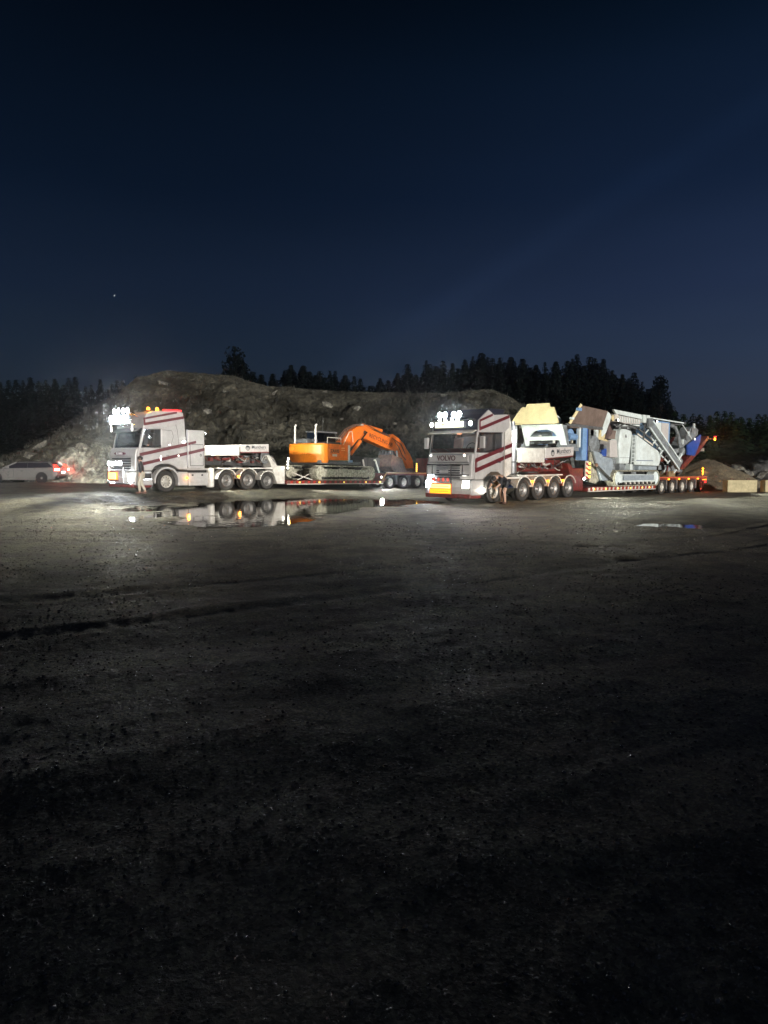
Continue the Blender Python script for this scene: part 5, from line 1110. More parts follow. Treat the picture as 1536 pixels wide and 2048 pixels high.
for k, (p, q) in enumerate((((8.15, -1.2, 0.57), (9.55, -0.9, 1.0)), ((9.35, -1.25, 0.57), (8.1, -0.85, 1.0)))):
    c = part('tie_down_chain', MB().path([Vector(p).lerp(Vector(q), f) + Vector((0, 0, -0.03 * math.sin(f * math.pi))) for f in np.linspace(0, 1, 9)], 0.028, 6), rww, None, smooth=True)
    c.location = LO; c.rotation_euler = (0, LTA, LTH)
    part('chain_hook', MB().ball(p, 0.06, 8), rust, c)
    tag(c, ('pale tie-down chain rising to the right in front of the excavator tracks' if k == 0 else 'pale tie-down chain sloping down to the right, crossing the other one'), 'chain', 'excavator tie-down chains')
sk = part('steel_skip', MB().xz([(15.4, 1.02), (18.0, 1.02), (18.1, 2.0), (15.2, 2.0)], 0.35, 1.3), darkm, None, bevel=0.03); sk.location = LO; sk.rotation_euler = (0, LTA, LTH)
for q in (15.6, 16.3, 17.0, 17.7): part('skip_rib', MB().box(q - .04, q + .04, 0.31, 0.349, 1.05, 1.98), darkm, sk)
tag(sk, 'dark steel skip on the trailer deck behind the excavator tracks', 'skip')

# ------------------------------------------------------------------ crusher
def crusher():
    t = thing('mobile_crusher', 'white and blue mobile crusher on tracks with cream hopper, on the right low-bed trailer', 'crusher', RO, (0, RTA, RTH))
    crawler(t, 9.75, 15.1, 0.55, 1.40, -1.62, -1.12, trackm, crw, 46); crawler(t, 9.75, 15.1, 0.55, 1.40, 1.12, 1.62, trackm, crw, 46)
    part('undercarriage', MB().box(10.8, 14.2, -1.15, 1.15, 0.8, 1.45), crgrey, t, bevel=0.06)
    for y in (-1.0, 1.0): part('main_beam', MB().xz([(5.3, 2.32), (9.9, 2.32), (10.2, 1.42), (17.2, 1.42), (17.2, 1.70), (10.6, 1.70), (10.2, 2.66), (5.3, 2.66)], y - 0.1, y + 0.1), crgrey, t, bevel=0.02)
    # cream end wall of the feed hopper and the frame with the long opening below it
    part('hopper_end_wall', MB().yz([(1.22, 3.66), (0.72, 4.34), (0.62, 4.40), (0.44, 4.38), (0.36, 4.54), (-0.84, 4.52), (-0.90, 4.34), (-1.12, 4.32), (-1.44, 3.58), (-1.2, 3.53)], 4.55, 4.62, lean=0.12, zref=3.6), cream, t, bevel=0.012)
    part('wall_lip', MB().box(4.50, 4.60, -1.42, 1.2, 3.56, 3.62), cream, t)
    arch = [(-0.98, 3.02), (-0.80, 3.20), (-0.5, 3.31), (0.0, 3.31), (0.28, 3.24), (0.48, 3.06), (0.55, 2.8), (0.55, 2.56)]
    part('end_frame', MB().yz([(1.0, 3.58), (-1.26, 3.55), (-1.52, 2.56), (-1.22, 2.56), (-1.08, 2.92)] + arch + [(0.72, 2.54)], 5.12, 5.22), crw, t, bevel=0.015)
    part('frame_bar', MB().box(5.06, 5.16, -1.15, 0.55, 2.80, 2.99), crw, t, bevel=0.02)
    part('bar_lug', MB().box(5.02, 5.10, -0.20, -0.08, 2.96, 3.05), boardw, t); part('bar_lug', MB().box(5.02, 5.10, -0.95, -0.86, 2.66, 2.80), boardw, t)
    part('frame_side', MB().xz([(5.16, 3.52), (5.48, 3.50), (5.76, 2.60), (5.22, 2.58)], -1.32, -1.24), crgrey, t)
    part('drum', MB().tube((6.4, -1.0, 3.05), (6.4, 0.6, 3.05), 0.34, n=18), lblue, t, smooth=True); part('drum', MB().tube((6.1, -.2, 3.02), (6.1, 0.9, 3.02), 0.26, n=16), crgrey, t, smooth=True)
    for k in range(6): part('feeder_bar', MB().box(5.35 + 0.2 * k, 5.45 + 0.2 * k, -1.1, 1.0, 2.66 + 0.04 * (k % 2), 2.74 + 0.05 * (k % 3)), (crgrey, darkm, trackm)[k % 3], t)
    part('hose_bundle', MB().path([(5.3, -.9, 2.7), (5.2, -.6, 2.8), (5.15, -.3, 2.68), (5.2, 0, 2.78), (5.3, .3, 2.68)], 0.05, 8), darkm, t, smooth=True)
    # hopper sides
    for sg in (-1, 1):
        part('hopper_side', MB().xz([(6.28, 4.48), (8.95, 4.36), (8.86, 3.55), (5.72, 3.62)], sg * 1.30, sg * 1.36, lean=sg * 0.28, zref=3.6), brown, t, bevel=0.01)
        part('hopper_rim', MB().bar((5.66, sg * 1.36, 3.60), (6.22, sg * 1.62, 4.52), 0.07, 0.12), cream, t)
        part('hopper_corner', MB().xz([(8.95, 4.36), (9.25, 4.28), (9.52, 4.12), (9.30, 3.3), (8.90, 3.0), (8.86, 3.55)], sg * 1.32, sg * 1.37, lean=sg * 0.2, zref=3.6), crw, t)
        part('hopper_chute', MB().xz([(8.86, 3.52), (9.36, 3.9), (9.30, 3.02), (9.7, 2.86), (8.55, 2.95)], sg * 1.20, sg * 1.27), cream, t)
        part('top_beam', MB().bar((5.5, sg * 1.30, 3.54), (8.9, sg * 1.30, 3.50), 0.1, 0.13), greym, t)
        part('rubber_flap', MB().xz([(9.40, 4.10), (9.66, 3.98), (9.66, 3.72), (9.98, 3.38), (9.78, 3.16), (9.18, 2.96), (9.44, 3.40)], sg * 1.30, sg * 1.33), rub, t)
    part('hopper_floor', MB().box(5.8, 9.2, -1.28, 1.28, 3.42, 3.50), brown, t)
    part('ear', MB().box(5.95, 6.25, -1.66, -1.5, 4.2, 4.35), lblue, t, bevel=0.02); part('ear', MB().box(5.62, 5.85, -1.5, -1.36, 3.78, 3.9), crw, t, bevel=0.02)
    # opening behind the frame: posts, blue column, gearbox
    part('column', MB().box(7.02, 7.44, -1.30, -0.92, 1.88, 3.47), lblue, t, bevel=0.015); part('column_flange', MB().box(7.445, 7.62, -1.24, -1.0, 1.86, 3.47), blue, t)
    part('column', MB().box(7.02, 7.44, 0.92, 1.30, 1.88, 3.47), lblue, t, bevel=0.015)
    part('post', MB().box(6.72, 6.86, -1.28, -1.14, 2.5, 3.47), crw, t); part('post', MB().box(8.40, 8.62, -1.26, -1.12, 2.9, 3.48), crw, t); part('post', MB().box(7.72, 7.84, -1.26, -1.12, 2.6, 3.48), crgrey, t)
    part('blue_motor', MB().tube((5.95, -1.1, 3.0), (6.65, -1.1, 3.0), 0.16, n=14), lblue, t, smooth=True)
    part('flywheel', MB().lathe([(0.001, -1.28), (0.42, -1.27), (0.48, -1.22), (0.48, -1.0), (0.001, -1.0)], (8.35, 0, 2.66), n=24), crgrey, t, smooth=True)
    part('gearbox', MB().box(7.7, 9.1, -1.18, -0.6, 2.3, 2.64), greym, t, bevel=0.05)
    part('dark_motor', MB().box(8.75, 9.3, -1.24, -0.8, 2.42, 2.72), black, t, bevel=0.05); part('blue_block', MB().box(9.1, 9.6, -1.22, -0.9, 2.1, 2.5), blue, t, bevel=0.02)
    part('jaw_plate', MB().xz([(8.02, 2.35), (8.6, 2.3), (9.05, 2.08), (9.92, 2.02), (10.06, 1.88), (10.14, 1.64), (9.82, 0.86), (8.98, 0.87), (8.55, 1.5)], -1.34, -1.22), bluegrey, t, bevel=0.02)
    part('plate_ring', MB().lathe([(0.10, -1.345), (0.13, -1.375), (0.16, -1.345)], (9.05, 0, 1.42), n=18), bluegrey, t, smooth=True)
    part('plate_ring', MB().lathe([(0.09, -1.345), (0.12, -1.37), (0.15, -1.345)], (8.78, 0, 2.08), n=18), bluegrey, t, smooth=True)
    part('chute_plate', MB().xz([(7.98, 2.3), (8.1, 2.3), (8.95, 0.88), (8.6, 0.7), (7.98, 0.8)], -1.18, -1.10), trackm, t, bevel=0.01)
    part('prop_strut', MB().tube((8.15, -1.45, 1.64), (9.90, -1.45, 0.80), 0.065, n=12), darkm, t, smooth=True); part('strut_pin', MB().ball((8.15, -1.45, 1.66), 0.1, 8), rust, t)
    # grey shaft cover, tall panel, ladder, engine cover
    part('shaft_cover', MB().xz([(9.80, 2.95), (10.52, 2.97), (10.68, 2.06), (9.86, 2.05)], -1.30, -0.7), boardw, t, bevel=0.05); part('shaft_base', MB().box(9.9, 10.6, -1.26, -0.8, 1.72, 2.0), crgrey, t, bevel=0.05)
    part('brown_plate', MB().xz([(9.66, 3.5), (10.6, 3.45), (10.5, 3.02), (9.8, 3.0)], -1.20, -1.1), brown, t)
    pa = part('tall_panel', MB().xz([(10.72, 3.50), (10.82, 3.56), (11.30, 3.57), (11.92, 3.49), (12.02, 3.36), (11.76, 1.74), (10.72, 1.74), (10.57, 2.72)], -1.40, -0.9), crw, t, bevel=0.05)
    part('panel_split', MB().box(10.66, 11.83, -1.404, -1.399, 2.055, 2.07), greym, pa)
    part('panel_mark', MB().xz([(11.2, 3.12), (11.42, 3.12), (11.34, 3.28), (11.24, 3.28)], -1.405, -1.40), greym, pa)
    ld = MB().bar((12.06, -1.36, 1.74), (12.08, -1.36, 3.3), .05, .05).bar((12.40, -1.36, 1.74), (12.42, -1.36, 3.3), .05, .05)
    ladder = part('ladder', ld, crw, t)
    for k in range(7): part('rung', MB().tube((12.06, -1.37, 1.86 + k * 0.21), (12.42, -1.37, 1.86 + k * 0.21), 0.024), crw, ladder)
    part('ladder_back', MB().box(12.0, 12.5, -1.1, -0.9, 1.7, 3.4), black, t)
    pb = part('engine_cover', MB().xz([(12.52, 3.30), (12.66, 3.28), (14.57, 2.70), (15.20, 2.54), (15.56, 2.31), (15.63, 2.06), (15.44, 1.64), (12.42, 1.68), (12.50, 2.0)], -1.42, -0.5), crw, t, bevel=0.06)
    part('cover_stripe', MB().box(12.56, 14.6, -1.427, -1.419, 1.91, 1.95), mat('stripe_slate', (0.12, 0.16, 0.24), 0.4), pb)
    part('cover_rail', MB().bar((12.62, -1.40, 3.36), (14.55, -1.40, 2.80), 0.05, 0.09), rww, pb)
    part('under_box', MB().box(13.0, 15.25, -1.36, -0.8, 1.42, 1.62), bluegrey, t, bevel=0.02)
    part('under_post', MB().box(10.8, 11.3, -1.34, -1.1, 1.42, 1.76), crgrey, t); part('under_post', MB().box(12.0, 12.3, -1.34, -1.1, 1.42, 1.72), crw, t)
    part('track_plate', MB().box(10.7, 14.3, -1.64, -1.625, 0.86, 1.14), bluegrey, t, bevel=0.01)
    for k in range(14): part('track_hole', MB().xz([(10.75 + k * .25, .66), (10.87 + k * .25, .66), (10.82 + k * .25, .78), (10.7 + k * .25, .78)], -1.63, -1.58), rww if k % 2 else darkm, t)
    # upper conveyor trough, its supports and the slanted belt in front of the blue tank
    tr = part('conveyor_trough', MB().xz([(9.86, 4.52), (13.05, 4.42), (13.10, 4.18), (10.18, 4.30)], -1.40, -1.30), crw, t, bevel=0.01)
    part('trough_body', MB().xz([(10.12, 4.28), (13.1, 4.16), (13.1, 3.90), (11.3, 3.86), (10.3, 3.98)], -1.32, -0.4), boardw, t, bevel=0.02)
    for k in range(9): part('trough_rib', MB().xz([(10.6 + .27 * k, 4.24 - .01 * k), (10.66 + .27 * k, 4.24 - .01 * k), (10.72 + .27 * k, 3.92), (10.64 + .27 * k, 3.92)], -1.36, -1.325), crw, tr)
    part('end_roller', MB().lathe([(.001, -1.36), (.2, -1.36), (.22, -1.32), (.22, -.5), (.001, -.5)], (10.35, 0, 4.12), n=18), rww, t, smooth=True); part('cream_drum', MB().lathe([(.001, -1.3), (.16, -1.3), (.16, -.8), (.001, -.8)], (10.02, 0, 4.08), n=14), cream, t, smooth=True)
    r = random.Random(4)
    for k in range(14): part('linkage', MB().bar((10.1 + r.random() * 3.2, -1.25 + .2 * r.random(), 3.60 + .25 * r.random()), (10.5 + r.random() * 3.2, -1.2, 3.58 + .3 * r.random()), .06, .07), (crw, greym, darkm, black)[k % 4], t)
    part('recess_shade', MB().box(10.3, 13.4, -0.95, -0.6, 3.4, 3.9), black, t)  # black block standing in for the shade under the trough
    for s in (13.12, 13.55): part('yoke', MB().box(s, s + 0.34, -1.5, -1.2, 3.98, 4.42), crw, t, bevel=0.03)
    bl = part('slanted_conveyor', MB().xz([(13.55, 4.25), (14.05, 4.28), (14.05, 4.02), (17.80, 1.86), (17.62, 1.42), (13.52, 3.72)], -1.62, -1.46), crgrey, t, bevel=0.02)
    part('conveyor_rail', MB().bar((13.95, -1.66, 4.1), (17.82, -1.66, 1.90), 0.05, 0.09), crw, bl); part('conveyor_rail', MB().bar((13.6, -1.66, 3.72), (17.62, -1.66, 1.46), 0.05, 0.09), crw, bl)
    part('conveyor_belt', MB().bar((13.9, -1.3, 4.05), (17.75, -1.3, 1.76), 0.5, 0.06), darkm, bl)
    for k in range(9):
        f = k / 8; part('carrier_bracket', MB().bar((13.6 + 3.9 * f, -1.55, 3.62 - 2.18 * f), (13.35 + 3.9 * f, -1.5, 3.42 - 2.18 * f), .05, .07), (crw, greym)[k % 2], bl)
    part('conveyor_arm', MB().bar((12.6, -1.48, 3.62), (14.2, -1.48, 3.10), .06, .09).bar((13.3, -1.48, 3.9), (13.2, -1.48, 3.1), .06, .08), greym, t)
    part('stay_bar', MB().tube((14.2, -1.45, 3.2), (15.6, -1.45, 2.5), 0.05), crw, t); part('stay_bar', MB().tube((15.4, -1.45, 2.3), (16.4, -1.45, 1.9), 0.05), crw, t)
    tk = part('tank', MB().xz([(14.35, 4.22), (17.05, 4.20), (17.02, 2.6), (16.1, 2.6), (14.45, 3.7)], -1.28, 0.3), lblue, t, bevel=0.03)
    part('tank_panel', MB().box(15.0, 15.8, -1.30, -1.281, 3.5, 4.12), crw, tk); part('tank_panel', MB().box(15.84, 16.8, -1.30, -1.281, 3.0, 4.12), boardw, tk)
    part('top_rail', MB().bar((14.1, -1.32, 4.32), (18.9, -1.32, 4.24), 0.06, 0.07), crw, t); part('top_rail', MB().bar((17.0, -1.32, 4.10), (18.5, -1.32, 4.12), 0.05, 0.05), greym, t); part('rail_roller', MB().tube((18.95, -1.4, 4.24), (18.95, -.8, 4.24), 0.09), greym, t, smooth=True)
    part('curved_stay', MB().path([(17.0, -1.25, 4.05), (17.8, -1.25, 3.95), (18.3, -1.25, 3.5), (18.6, -1.25, 2.8)], 0.10, 8), crgrey, t, smooth=True); part('tie_rod', MB().tube((18.7, -1.3, 4.15), (20.3, -1.3, 3.3), 0.03), crw, t)
    # rear discharge conveyor with blue side box
    part('rear_conveyor', MB().xz([(17.4, 2.6), (18.7, 2.72), (20.5, 4.10), (21.1, 4.12), (21.6, 3.95), (21.5, 3.6), (19.8, 3.0), (18.6, 2.45), (17.4, 2.3)], -1.15, -0.5), crgrey, t, bevel=0.03)
    for k in range(6): part('idler_bracket', MB().box(18.7 + .42 * k, 18.82 + .42 * k, -1.2, -1.1, 2.72 + .26 * k, 3.02 + .26 * k), (greym, crw)[k % 2], t)
    part('blue_side_box', MB().xz([(19.5, 2.94), (21.56, 3.66), (21.5, 3.2), (20.7, 2.30), (19.62, 2.34)], -1.34, -1.22), blue, t, bevel=0.02); part('box_ledge', MB().box(19.6, 20.9, -1.37, -1.34, 2.70, 2.76), blue, t)
    part('rear_motor', MB().lathe([(.001, -1.36), (.22, -1.36), (.24, -1.3), (.24, -.9), (.001, -.9)], (18.9, 0, 2.55), n=16), crgrey, t, smooth=True); part('rear_leg', MB().bar((19.0, -1.3, 2.6), (17.9, -1.3, 1.75), .12, .14), crw, t)
    part('rear_frame', MB().xz([(17.2, 1.3), (19.2, 1.3), (19.4, 2.0), (18.8, 2.3), (18.2, 2.1), (17.3, 1.6)], -1.15, -1.0), crgrey, t, bevel=0.02)
    part('belt_loop', MB().lathe([(.42, -1.3), (.48, -1.3), (.48, -.8), (.42, -.8)], (16.0, 0, 1.42), n=18, t0=0, t1=math.pi), darkm, t, smooth=True)
    part('timber_block', MB().box(17.0, 17.9, -1.32, -.8, 1.02, 1.34), mat('timber', (.28, .2, .1), .8, var=.3), t, bevel=0.01)
    for k in range(10): part('rear_pipe', MB().tube((16.0 + .3 * k, -1.2, 1.1 + .1 * (k % 3)), (16.3 + .35 * k, -1.1, 1.25 + .15 * (k % 4)), .04), (rust, greym, crw, redp)[k % 4], t, smooth=True)
    for q, z, tg in ((9.75, 3.95, (((9, 28.5), 2600), ((13, 28), 3000))), (14.3, 4.1, (((16, 29.5), 6000), ((20, 32), 6000))), (19.6, 3.3, (((22, 33.5), 9000), ((27, 37), 13000)))):
        box_lamp(t, (q, -1.66, z), (0.14, 0.12, 0.12), L_soft, (0, -1, 0))  # lamps added on the crusher to light the yard at right
        for p, pw in tg: flood(t, (q, -1.80, z), p, pw, (1, 1, 0.80), 36)
    return t
CRU = crusher()

# ------------------------------------------------------------------ passing car
def car():
    x0, y0 = -23.6, 47.0; t = thing('estate_car', 'white estate car with red tail lights lit, passing behind at far left', 'car', (x0, y0, gz(x0, y0)), (0, 0, R_(2)))
    def sec(x, w, zb, zt): return [(x, -w * .92, zb), (x, -w, zb + .18), (x, -w, zt - .22), (x, -w * .95, zt), (x, w * .95, zt), (x, w, zt - .22), (x, w, zb + .18), (x, w * .92, zb)]
    st = [(-2.40, .66, .36, .62), (-2.32, .80, .27, .70), (-2.0, .90, .21, .80), (-1.1, .92, .2, .95), (0, .92, .2, .98), (1.5, .92, .2, 1.0), (2.1, .90, .22, 1.02), (2.32, .85, .34, 1.0), (2.39, .76, .48, .92)]
    part('body', MB().loft([sec(*q) for q in st]), carw, t, bevel=0.03)
    gh = lambda z, xa, xb, w: [(xa, -w, z), (xb, -w, z), (xb, w, z), (xa, w, z)]
    part('windows', MB().loft([gh(.94, -1.25, 2.30, .87), gh(1.33, -.30, 1.75, .66)]), mat('car_glass', (.015, .015, .02), .08), t)
    part('roof', MB().loft([gh(1.325, -.34, 1.86, .68), gh(1.375, -.1, 1.82, .60), gh(1.395, .3, 1.5, .48)]), carw, t, bevel=0.02)
    for y in (-1, 1):
        part('pillar', MB().bar((-1.12, y * .865, .97), (-.31, y * .67, 1.34), .05, .07), carw, t); part('pillar', MB().bar((2.25, y * .865, .95), (1.76, y * .67, 1.34), .06, .16), carw, t)
        part('pillar', MB().bar((.45, y * .875, .97), (.42, y * .675, 1.34), .03, .09), black, t)
        part('roof_rail', MB().bar((-.1, y * .58, 1.41), (1.6, y * .58, 1.41), .03, .03), chrome, t)
        part('headlight', MB().xz([(-2.36, .62), (-2.0, .68), (-2.02, .80), (-2.30, .74)], y * .70, y * .915), L_white, t)
        tl_ = part('tail_light', MB().xz([(2.10, .78), (2.42, .74), (2.40, .98), (2.22, 1.20), (2.12, 1.22), (2.16, .96)], y * .62, y * .885), L_tail, t); part('tail_lamp_core', MB().xz([(2.20, .82), (2.435, .80), (2.425, .94), (2.22, .96)], y * .66, y * .888), mat('tail_core', (1, .6, .5), emit=14, ecol=(1, .30, .22)), tl_)
        part('mirror', MB().box(-.85, -.65, y * .93, y * 1.06, .98, 1.12), carw, t, bevel=.03)
        for s in (-1.5, 1.38): wheel(t, s, y * .80, .33, .33, .22, rimm, True); part('wheel_well', MB().lathe([(.38, -.02), (.001, -.02)], (s, y * .925, .34), n=20), black, t)
        part('door_gap', MB().box(-.42, -.405, y * .915, y * .924, .4, .94), black, t); part('door_handle', MB().box(.15, .32, y * .92, y * .94, .82, .85), carw, t)
    part('number_plate', MB().box(2.385, 2.40, -.3, .3, .62, .76), mat('plate_lit', (.9, .9, .9), .4, emit=2.5, ecol=(1, .97, .95)), t)
    part('rear_bumper', MB().box(2.2, 2.43, -.85, .85, .3, .5), black, t, bevel=.04)
    spot(t, (-2.5, -.6, .68), (-1, 0, -.15), 160, (1, .97, .92), 100); spot(t, (-2.5, .6, .68), (-1, 0, -.15), 160, (1, .97, .92), 100)
    point(t, (2.6, -.9, .95), 24, (1, .04, .03)); point(t, (2.6, .8, .95), 24, (1, .04, .03))
    return t
car()

# ------------------------------------------------------------------ people
def skinned(name, joints, edges, m, parent, root, sub=2):
    me = bpy.data.meshes.new(name); bm = bmesh.new(); lay = bm.verts.layers.skin.verify(); vm = {}
    for k, (p, r) in joints.items():
        v = bm.verts.new(p); v[lay].radius = (r, r) if not isinstance(r, tuple) else r; v[lay].use_root = (k == root); vm[k] = v
    for a, b in edges: bm.edges.new((vm[a], vm[b]))
    bm.to_mesh(me); bm.free(); me.materials.append(m)
    o = obj(name, me, parent); s = o.modifiers.new('skin', 'SKIN'); s.use_smooth_shade = True
    u = o.modifiers.new('sub', 'SUBSURF'); u.levels = sub; u.render_levels = sub
    return o
def person(label, loc, rz, J, clothes, hair_dir):
    t = thing('person', label, 'person', loc, (0, 0, rz))
    E_ = [('pelvis', 'waist'), ('waist', 'chest'), ('chest', 'neck'), ('neck', 'head'), ('head', 'crown'), ('head', 'nose')]
    j = dict(J)
    for s in 'lr':
        E_ += [('chest', 'sh' + s), ('sh' + s, 'el' + s), ('el' + s, 'wr' + s), ('wr' + s, 'pa' + s), ('pelvis', 'hp' + s), ('hp' + s, 'kn' + s), ('kn' + s, 'an' + s), ('an' + s, 'to' + s)]
        a, b = Vector(j['wr' + s][0]), Vector(j['pa' + s][0]); d = (b - a).normalized(); q = d.orthogonal().normalized(); c = d.cross(q)
        for k in range(5):
            f = (k - 1.5) * 0.019 if k < 4 else -0.045; L = (.06, .07, .075, .065, .05)[k] if k < 4 else .045
            base = b + q * f if k < 4 else a + d * 0.03 + q * f * .7; tip = base + d * L * .5 + c * .01; end = base + d * L * .85 + c * .035
            j[f'f{s}{k}a'] = (tip, .009); j[f'f{s}{k}b'] = (end, .008); E_ += [('pa' + s, f'f{s}{k}a'), (f'f{s}{k}a', f'f{s}{k}b')]
    skinned('body', j, E_, skin, t, 'pelvis')
    up = {k: (p, (r + .022) if not isinstance(r, tuple) else tuple(x + .02 for x in r)) for k, (p, r) in J.items() if k[:2] in ('pe', 'wa', 'ch', 'sh', 'el', 'wr')}
    up.pop('wrl'); up.pop('wrr')
    for s in 'lr': a, b = Vector(J['el' + s][0]), Vector(J['wr' + s][0]); up['cu' + s] = (a.lerp(b, clothes['sleeve']), .052)
    skinned('jacket', up, [('pelvis', 'waist'), ('waist', 'chest')] + [e for s in 'lr' for e in (('chest', 'sh' + s), ('sh' + s, 'el' + s), ('el' + s, 'cu' + s))], jacket, t, 'waist')
    lo = {'pelvis': (J['pelvis'][0], .15)}; ee = []
    for s in 'lr':
        h, k, a = (Vector(J[n + s][0]) for n in ('hp', 'kn', 'an')); lo['hp' + s] = (h, .108); ee.append(('pelvis', 'hp' + s))
        if clothes['legs'] == 'short': lo['m' + s] = (h.lerp(k, .7), .092); ee.append(('hp' + s, 'm' + s))
        else: lo['kn' + s] = (k, .078); lo['an' + s] = (k.lerp(a, .93), .062); ee += [('hp' + s, 'kn' + s), ('kn' + s, 'an' + s)]
    skinned('shorts' if clothes['legs'] == 'short' else 'trousers', lo, ee, clothes['legm'], t, 'pelvis')
    for s in 'lr':
        a, b = Vector(J['an' + s][0]), Vector(J['to' + s][0]); d = (b - a); d.z = 0; d.normalize(); c = a + d * .06; c.z = .045
        o = part('shoe', MB().ball((0, 0, 0), 1, 12), shoem, t, smooth=True, loc=c); o.scale = (.145, .055, .05); o.rotation_euler = (0, 0, math.atan2(d.y, d.x))
    hd = Vector(J['head'][0]); hr = part('hair', MB().ball(hd + Vector(hair_dir) * .035, .112, 14, 1, .92, 1.0), hairm, t, smooth=True)
    for s in (-1, 1): part('ear', MB().ball(hd + Vector((-.01, s * .085, -.02)), .022, 8), skin, t, smooth=True)
    return t
# bent over the front wheel of the right tractor; local +x is the way they face
J1 = {'pelvis': ((-.28, 0, .93), (.13, .11)), 'waist': ((-.12, 0, 1.04), (.13, .115)), 'chest': ((.16, 0, 1.13), (.145, .125)), 'neck': ((.36, 0, 1.10), .055), 'head': ((.49, 0, 1.03), (.085, .09)), 'crown': ((.58, 0, .97), (.07, .07)), 'nose': ((.50, 0, .92), .022),
      'shl': ((.24, .19, 1.10), .07), 'ell': ((.34, .23, .86), .048), 'wrl': ((.52, .16, .72), .034), 'pal': ((.58, .14, .67), .03), 'shr': ((.24, -.19, 1.10), .07), 'elr': ((.36, -.22, .85), .048), 'wrr': ((.55, -.14, .74), .034), 'par': ((.61, -.12, .69), .03),
      'hpl': ((-.28, .10, .88), .095), 'knl': ((-.06, .12, .49), .062), 'anl': ((-.13, .12, .09), .042), 'tol': ((.02, .13, .03), .035), 'hpr': ((-.28, -.10, .88), .095), 'knr': ((-.14, -.12, .48), .062), 'anr': ((-.24, -.12, .09), .042), 'tor': ((-.09, -.13, .03), .035)}
x, y = rigpt(RO, RTH, -0.42, -1.86)
person('person in a black top and shorts bending over at the front wheel', (x, y, gz(x, y) + .01), RTH + math.pi, J1, {'sleeve': .3, 'legs': 'short', 'legm': jacket}, (.5, 0, .6))
J2 = {'pelvis': ((0, 0, .93), (.13, .10)), 'waist': ((.01, 0, 1.07), (.12, .095)), 'chest': ((.02, 0, 1.30), (.15, .115)), 'neck': ((.03, 0, 1.48), .052), 'head': ((.05, 0, 1.60), (.082, .09)), 'crown': ((.04, 0, 1.69), (.075, .075)), 'nose': ((.145, 0, 1.59), .02),
      'shl': ((.02, .19, 1.42), .066), 'ell': ((-.03, .24, 1.15), .046), 'wrl': ((.06, .24, .93), .033), 'pal': ((.09, .23, .86), .03), 'shr': ((.02, -.19, 1.42), .066), 'elr': ((-.06, -.24, 1.15), .046), 'wrr': ((.0, -.25, .92), .033), 'par': ((.02, -.25, .85), .03),
      'hpl': ((0, .10, .88), .092), 'knl': ((.12, .11, .50), .06), 'anl': ((.08, .11, .09), .042), 'tol': ((.23, .12, .03), .034), 'hpr': ((0, -.10, .88), .092), 'knr': ((.02, -.11, .49), .06), 'anr': ((-.16, -.11, .10), .042), 'tor': ((-.02, -.12, .03), .034)}
x, y = rigpt(LO, LTH, -1.52, -1.62)
person('person in a dark top and pale trousers standing by the left headlights', (x, y, gz(x, y) + .01), LTH + 2.6, J2, {'sleeve': .95, 'legs': 'long', 'legm': palecloth}, (-.45, 0, .5))

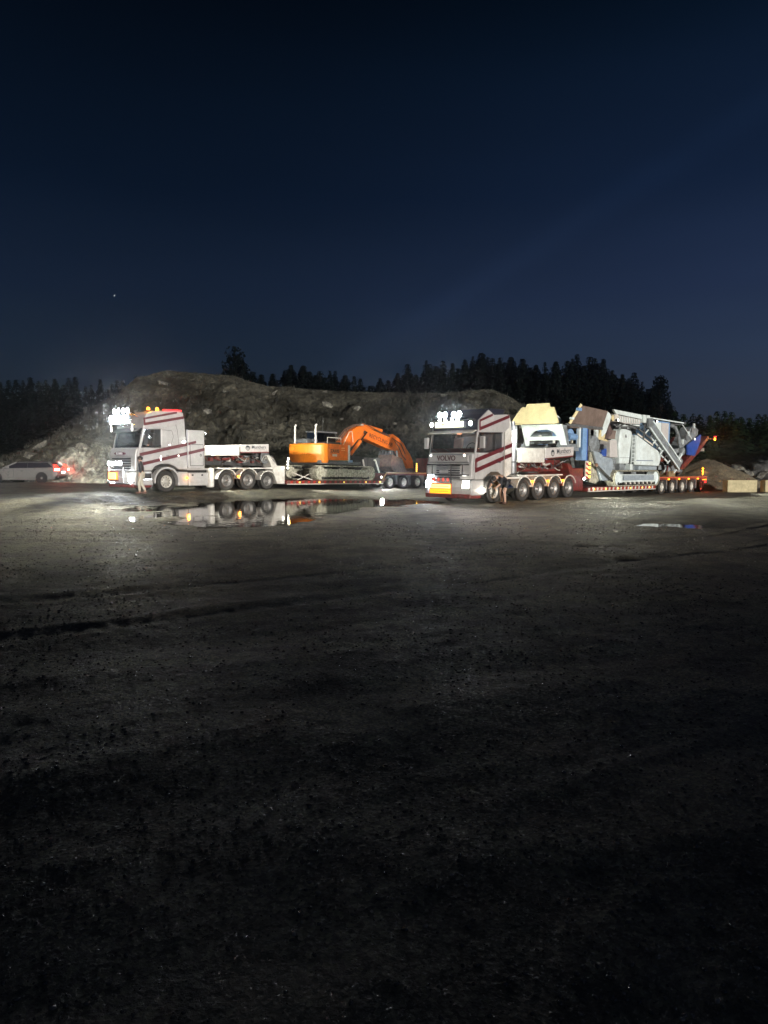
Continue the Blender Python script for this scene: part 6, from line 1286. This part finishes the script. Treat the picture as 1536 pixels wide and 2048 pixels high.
# ------------------------------------------------------------------ loose gravel on the yard
def gravel(n=56000):
    r = np.random.default_rng(3); D = 1.3 + 20 * r.random(n) ** 1.6; X = (r.random(n) * 2 - 1) * (0.62 * D + 1.0); dens = fbm(X * 0.6, D * 0.6, 77, 3)
    keep = dens * 0.9 + r.random(n) * 1.2 > 0.45; X, D = X[keep], D[keep]; m = len(X)
    Z = ground_height(X, D); s = (0.003 + 0.010 * r.random(m) ** 3.5) * np.clip(0.75 + D * 0.05, 0.8, 1.4)
    bm = bmesh.new(); bmesh.ops.create_icosphere(bm, subdivisions=1, radius=1); bm.verts.ensure_lookup_table()
    ico = np.array([v.co[:] for v in bm.verts]); f = np.array([[v.index for v in q.verts] for q in bm.faces]); bm.free()
    k = len(ico); jit = 0.65 + 0.6 * r.random((m, k, 1)); a = r.random(m) * 6.28; ca, sa = np.cos(a)[:, None], np.sin(a)[:, None]
    P = ico[None] * jit * s[:, None, None] * np.array([1.35, 0.95, 0.7]); x = P[..., 0] * ca - P[..., 1] * sa; y = P[..., 0] * sa + P[..., 1] * ca
    V = np.stack([x + X[:, None], y + D[:, None], P[..., 2] + (Z + s * 0.25)[:, None]], -1).reshape(-1, 3)
    F_ = (f[None] + (np.arange(m) * k)[:, None, None]).reshape(-1, 3)
    me = np_mesh('loose_gravel', V, F_, False)
    mt = bpy.data.materials.new('gravel_stone'); mt.use_nodes = True; nn = mt.node_tree.nodes; g = nn.new('ShaderNodeNewGeometry'); rp = nn.new('ShaderNodeValToRGB')
    e = rp.color_ramp.elements; e[0].color = (.03, .03, .028, 1); e[1].color = (.26, .25, .22, 1); e.new(.88).color = (.085, .08, .068, 1); e.new(.95).color = (.22, .21, .18, 1)
    mt.node_tree.links.new(g.outputs['Random Per Island'], rp.inputs[0]); mt.node_tree.links.new(rp.outputs[0], nn['Principled BSDF'].inputs['Base Color']); nn['Principled BSDF'].inputs['Roughness'].default_value = .14; nn['Principled BSDF'].inputs['Specular IOR Level'].default_value = .8
    me.materials.append(mt); o = obj('loose_gravel', me); o['kind'] = 'stuff'; o['label'] = 'loose wet gravel scattered over the dark yard'; o['category'] = 'gravel'
gravel()

# ------------------------------------------------------------------ haze added in place of lens bloom: scatters forwards, so lamps facing us glow
hzm = bpy.data.materials.new('glow_haze'); hzm.use_nodes = True; nt = hzm.node_tree; nt.nodes.remove(nt.nodes['Principled BSDF'])
pv = nt.nodes.new('ShaderNodeVolumePrincipled'); pv.inputs['Color'].default_value = (0.86, 0.9, 0.96, 1); pv.inputs['Density'].default_value = 0.0010; pv.inputs['Anisotropy'].default_value = 0.95
nt.links.new(pv.outputs[0], nt.nodes['Material Output'].inputs['Volume'])
hb = part('haze', MB().box(-3400, 3400, -60, 930, -3, 24), hzm, None); hb['kind'] = 'stuff'; hb['label'] = 'thin haze added to make the lamps glow'
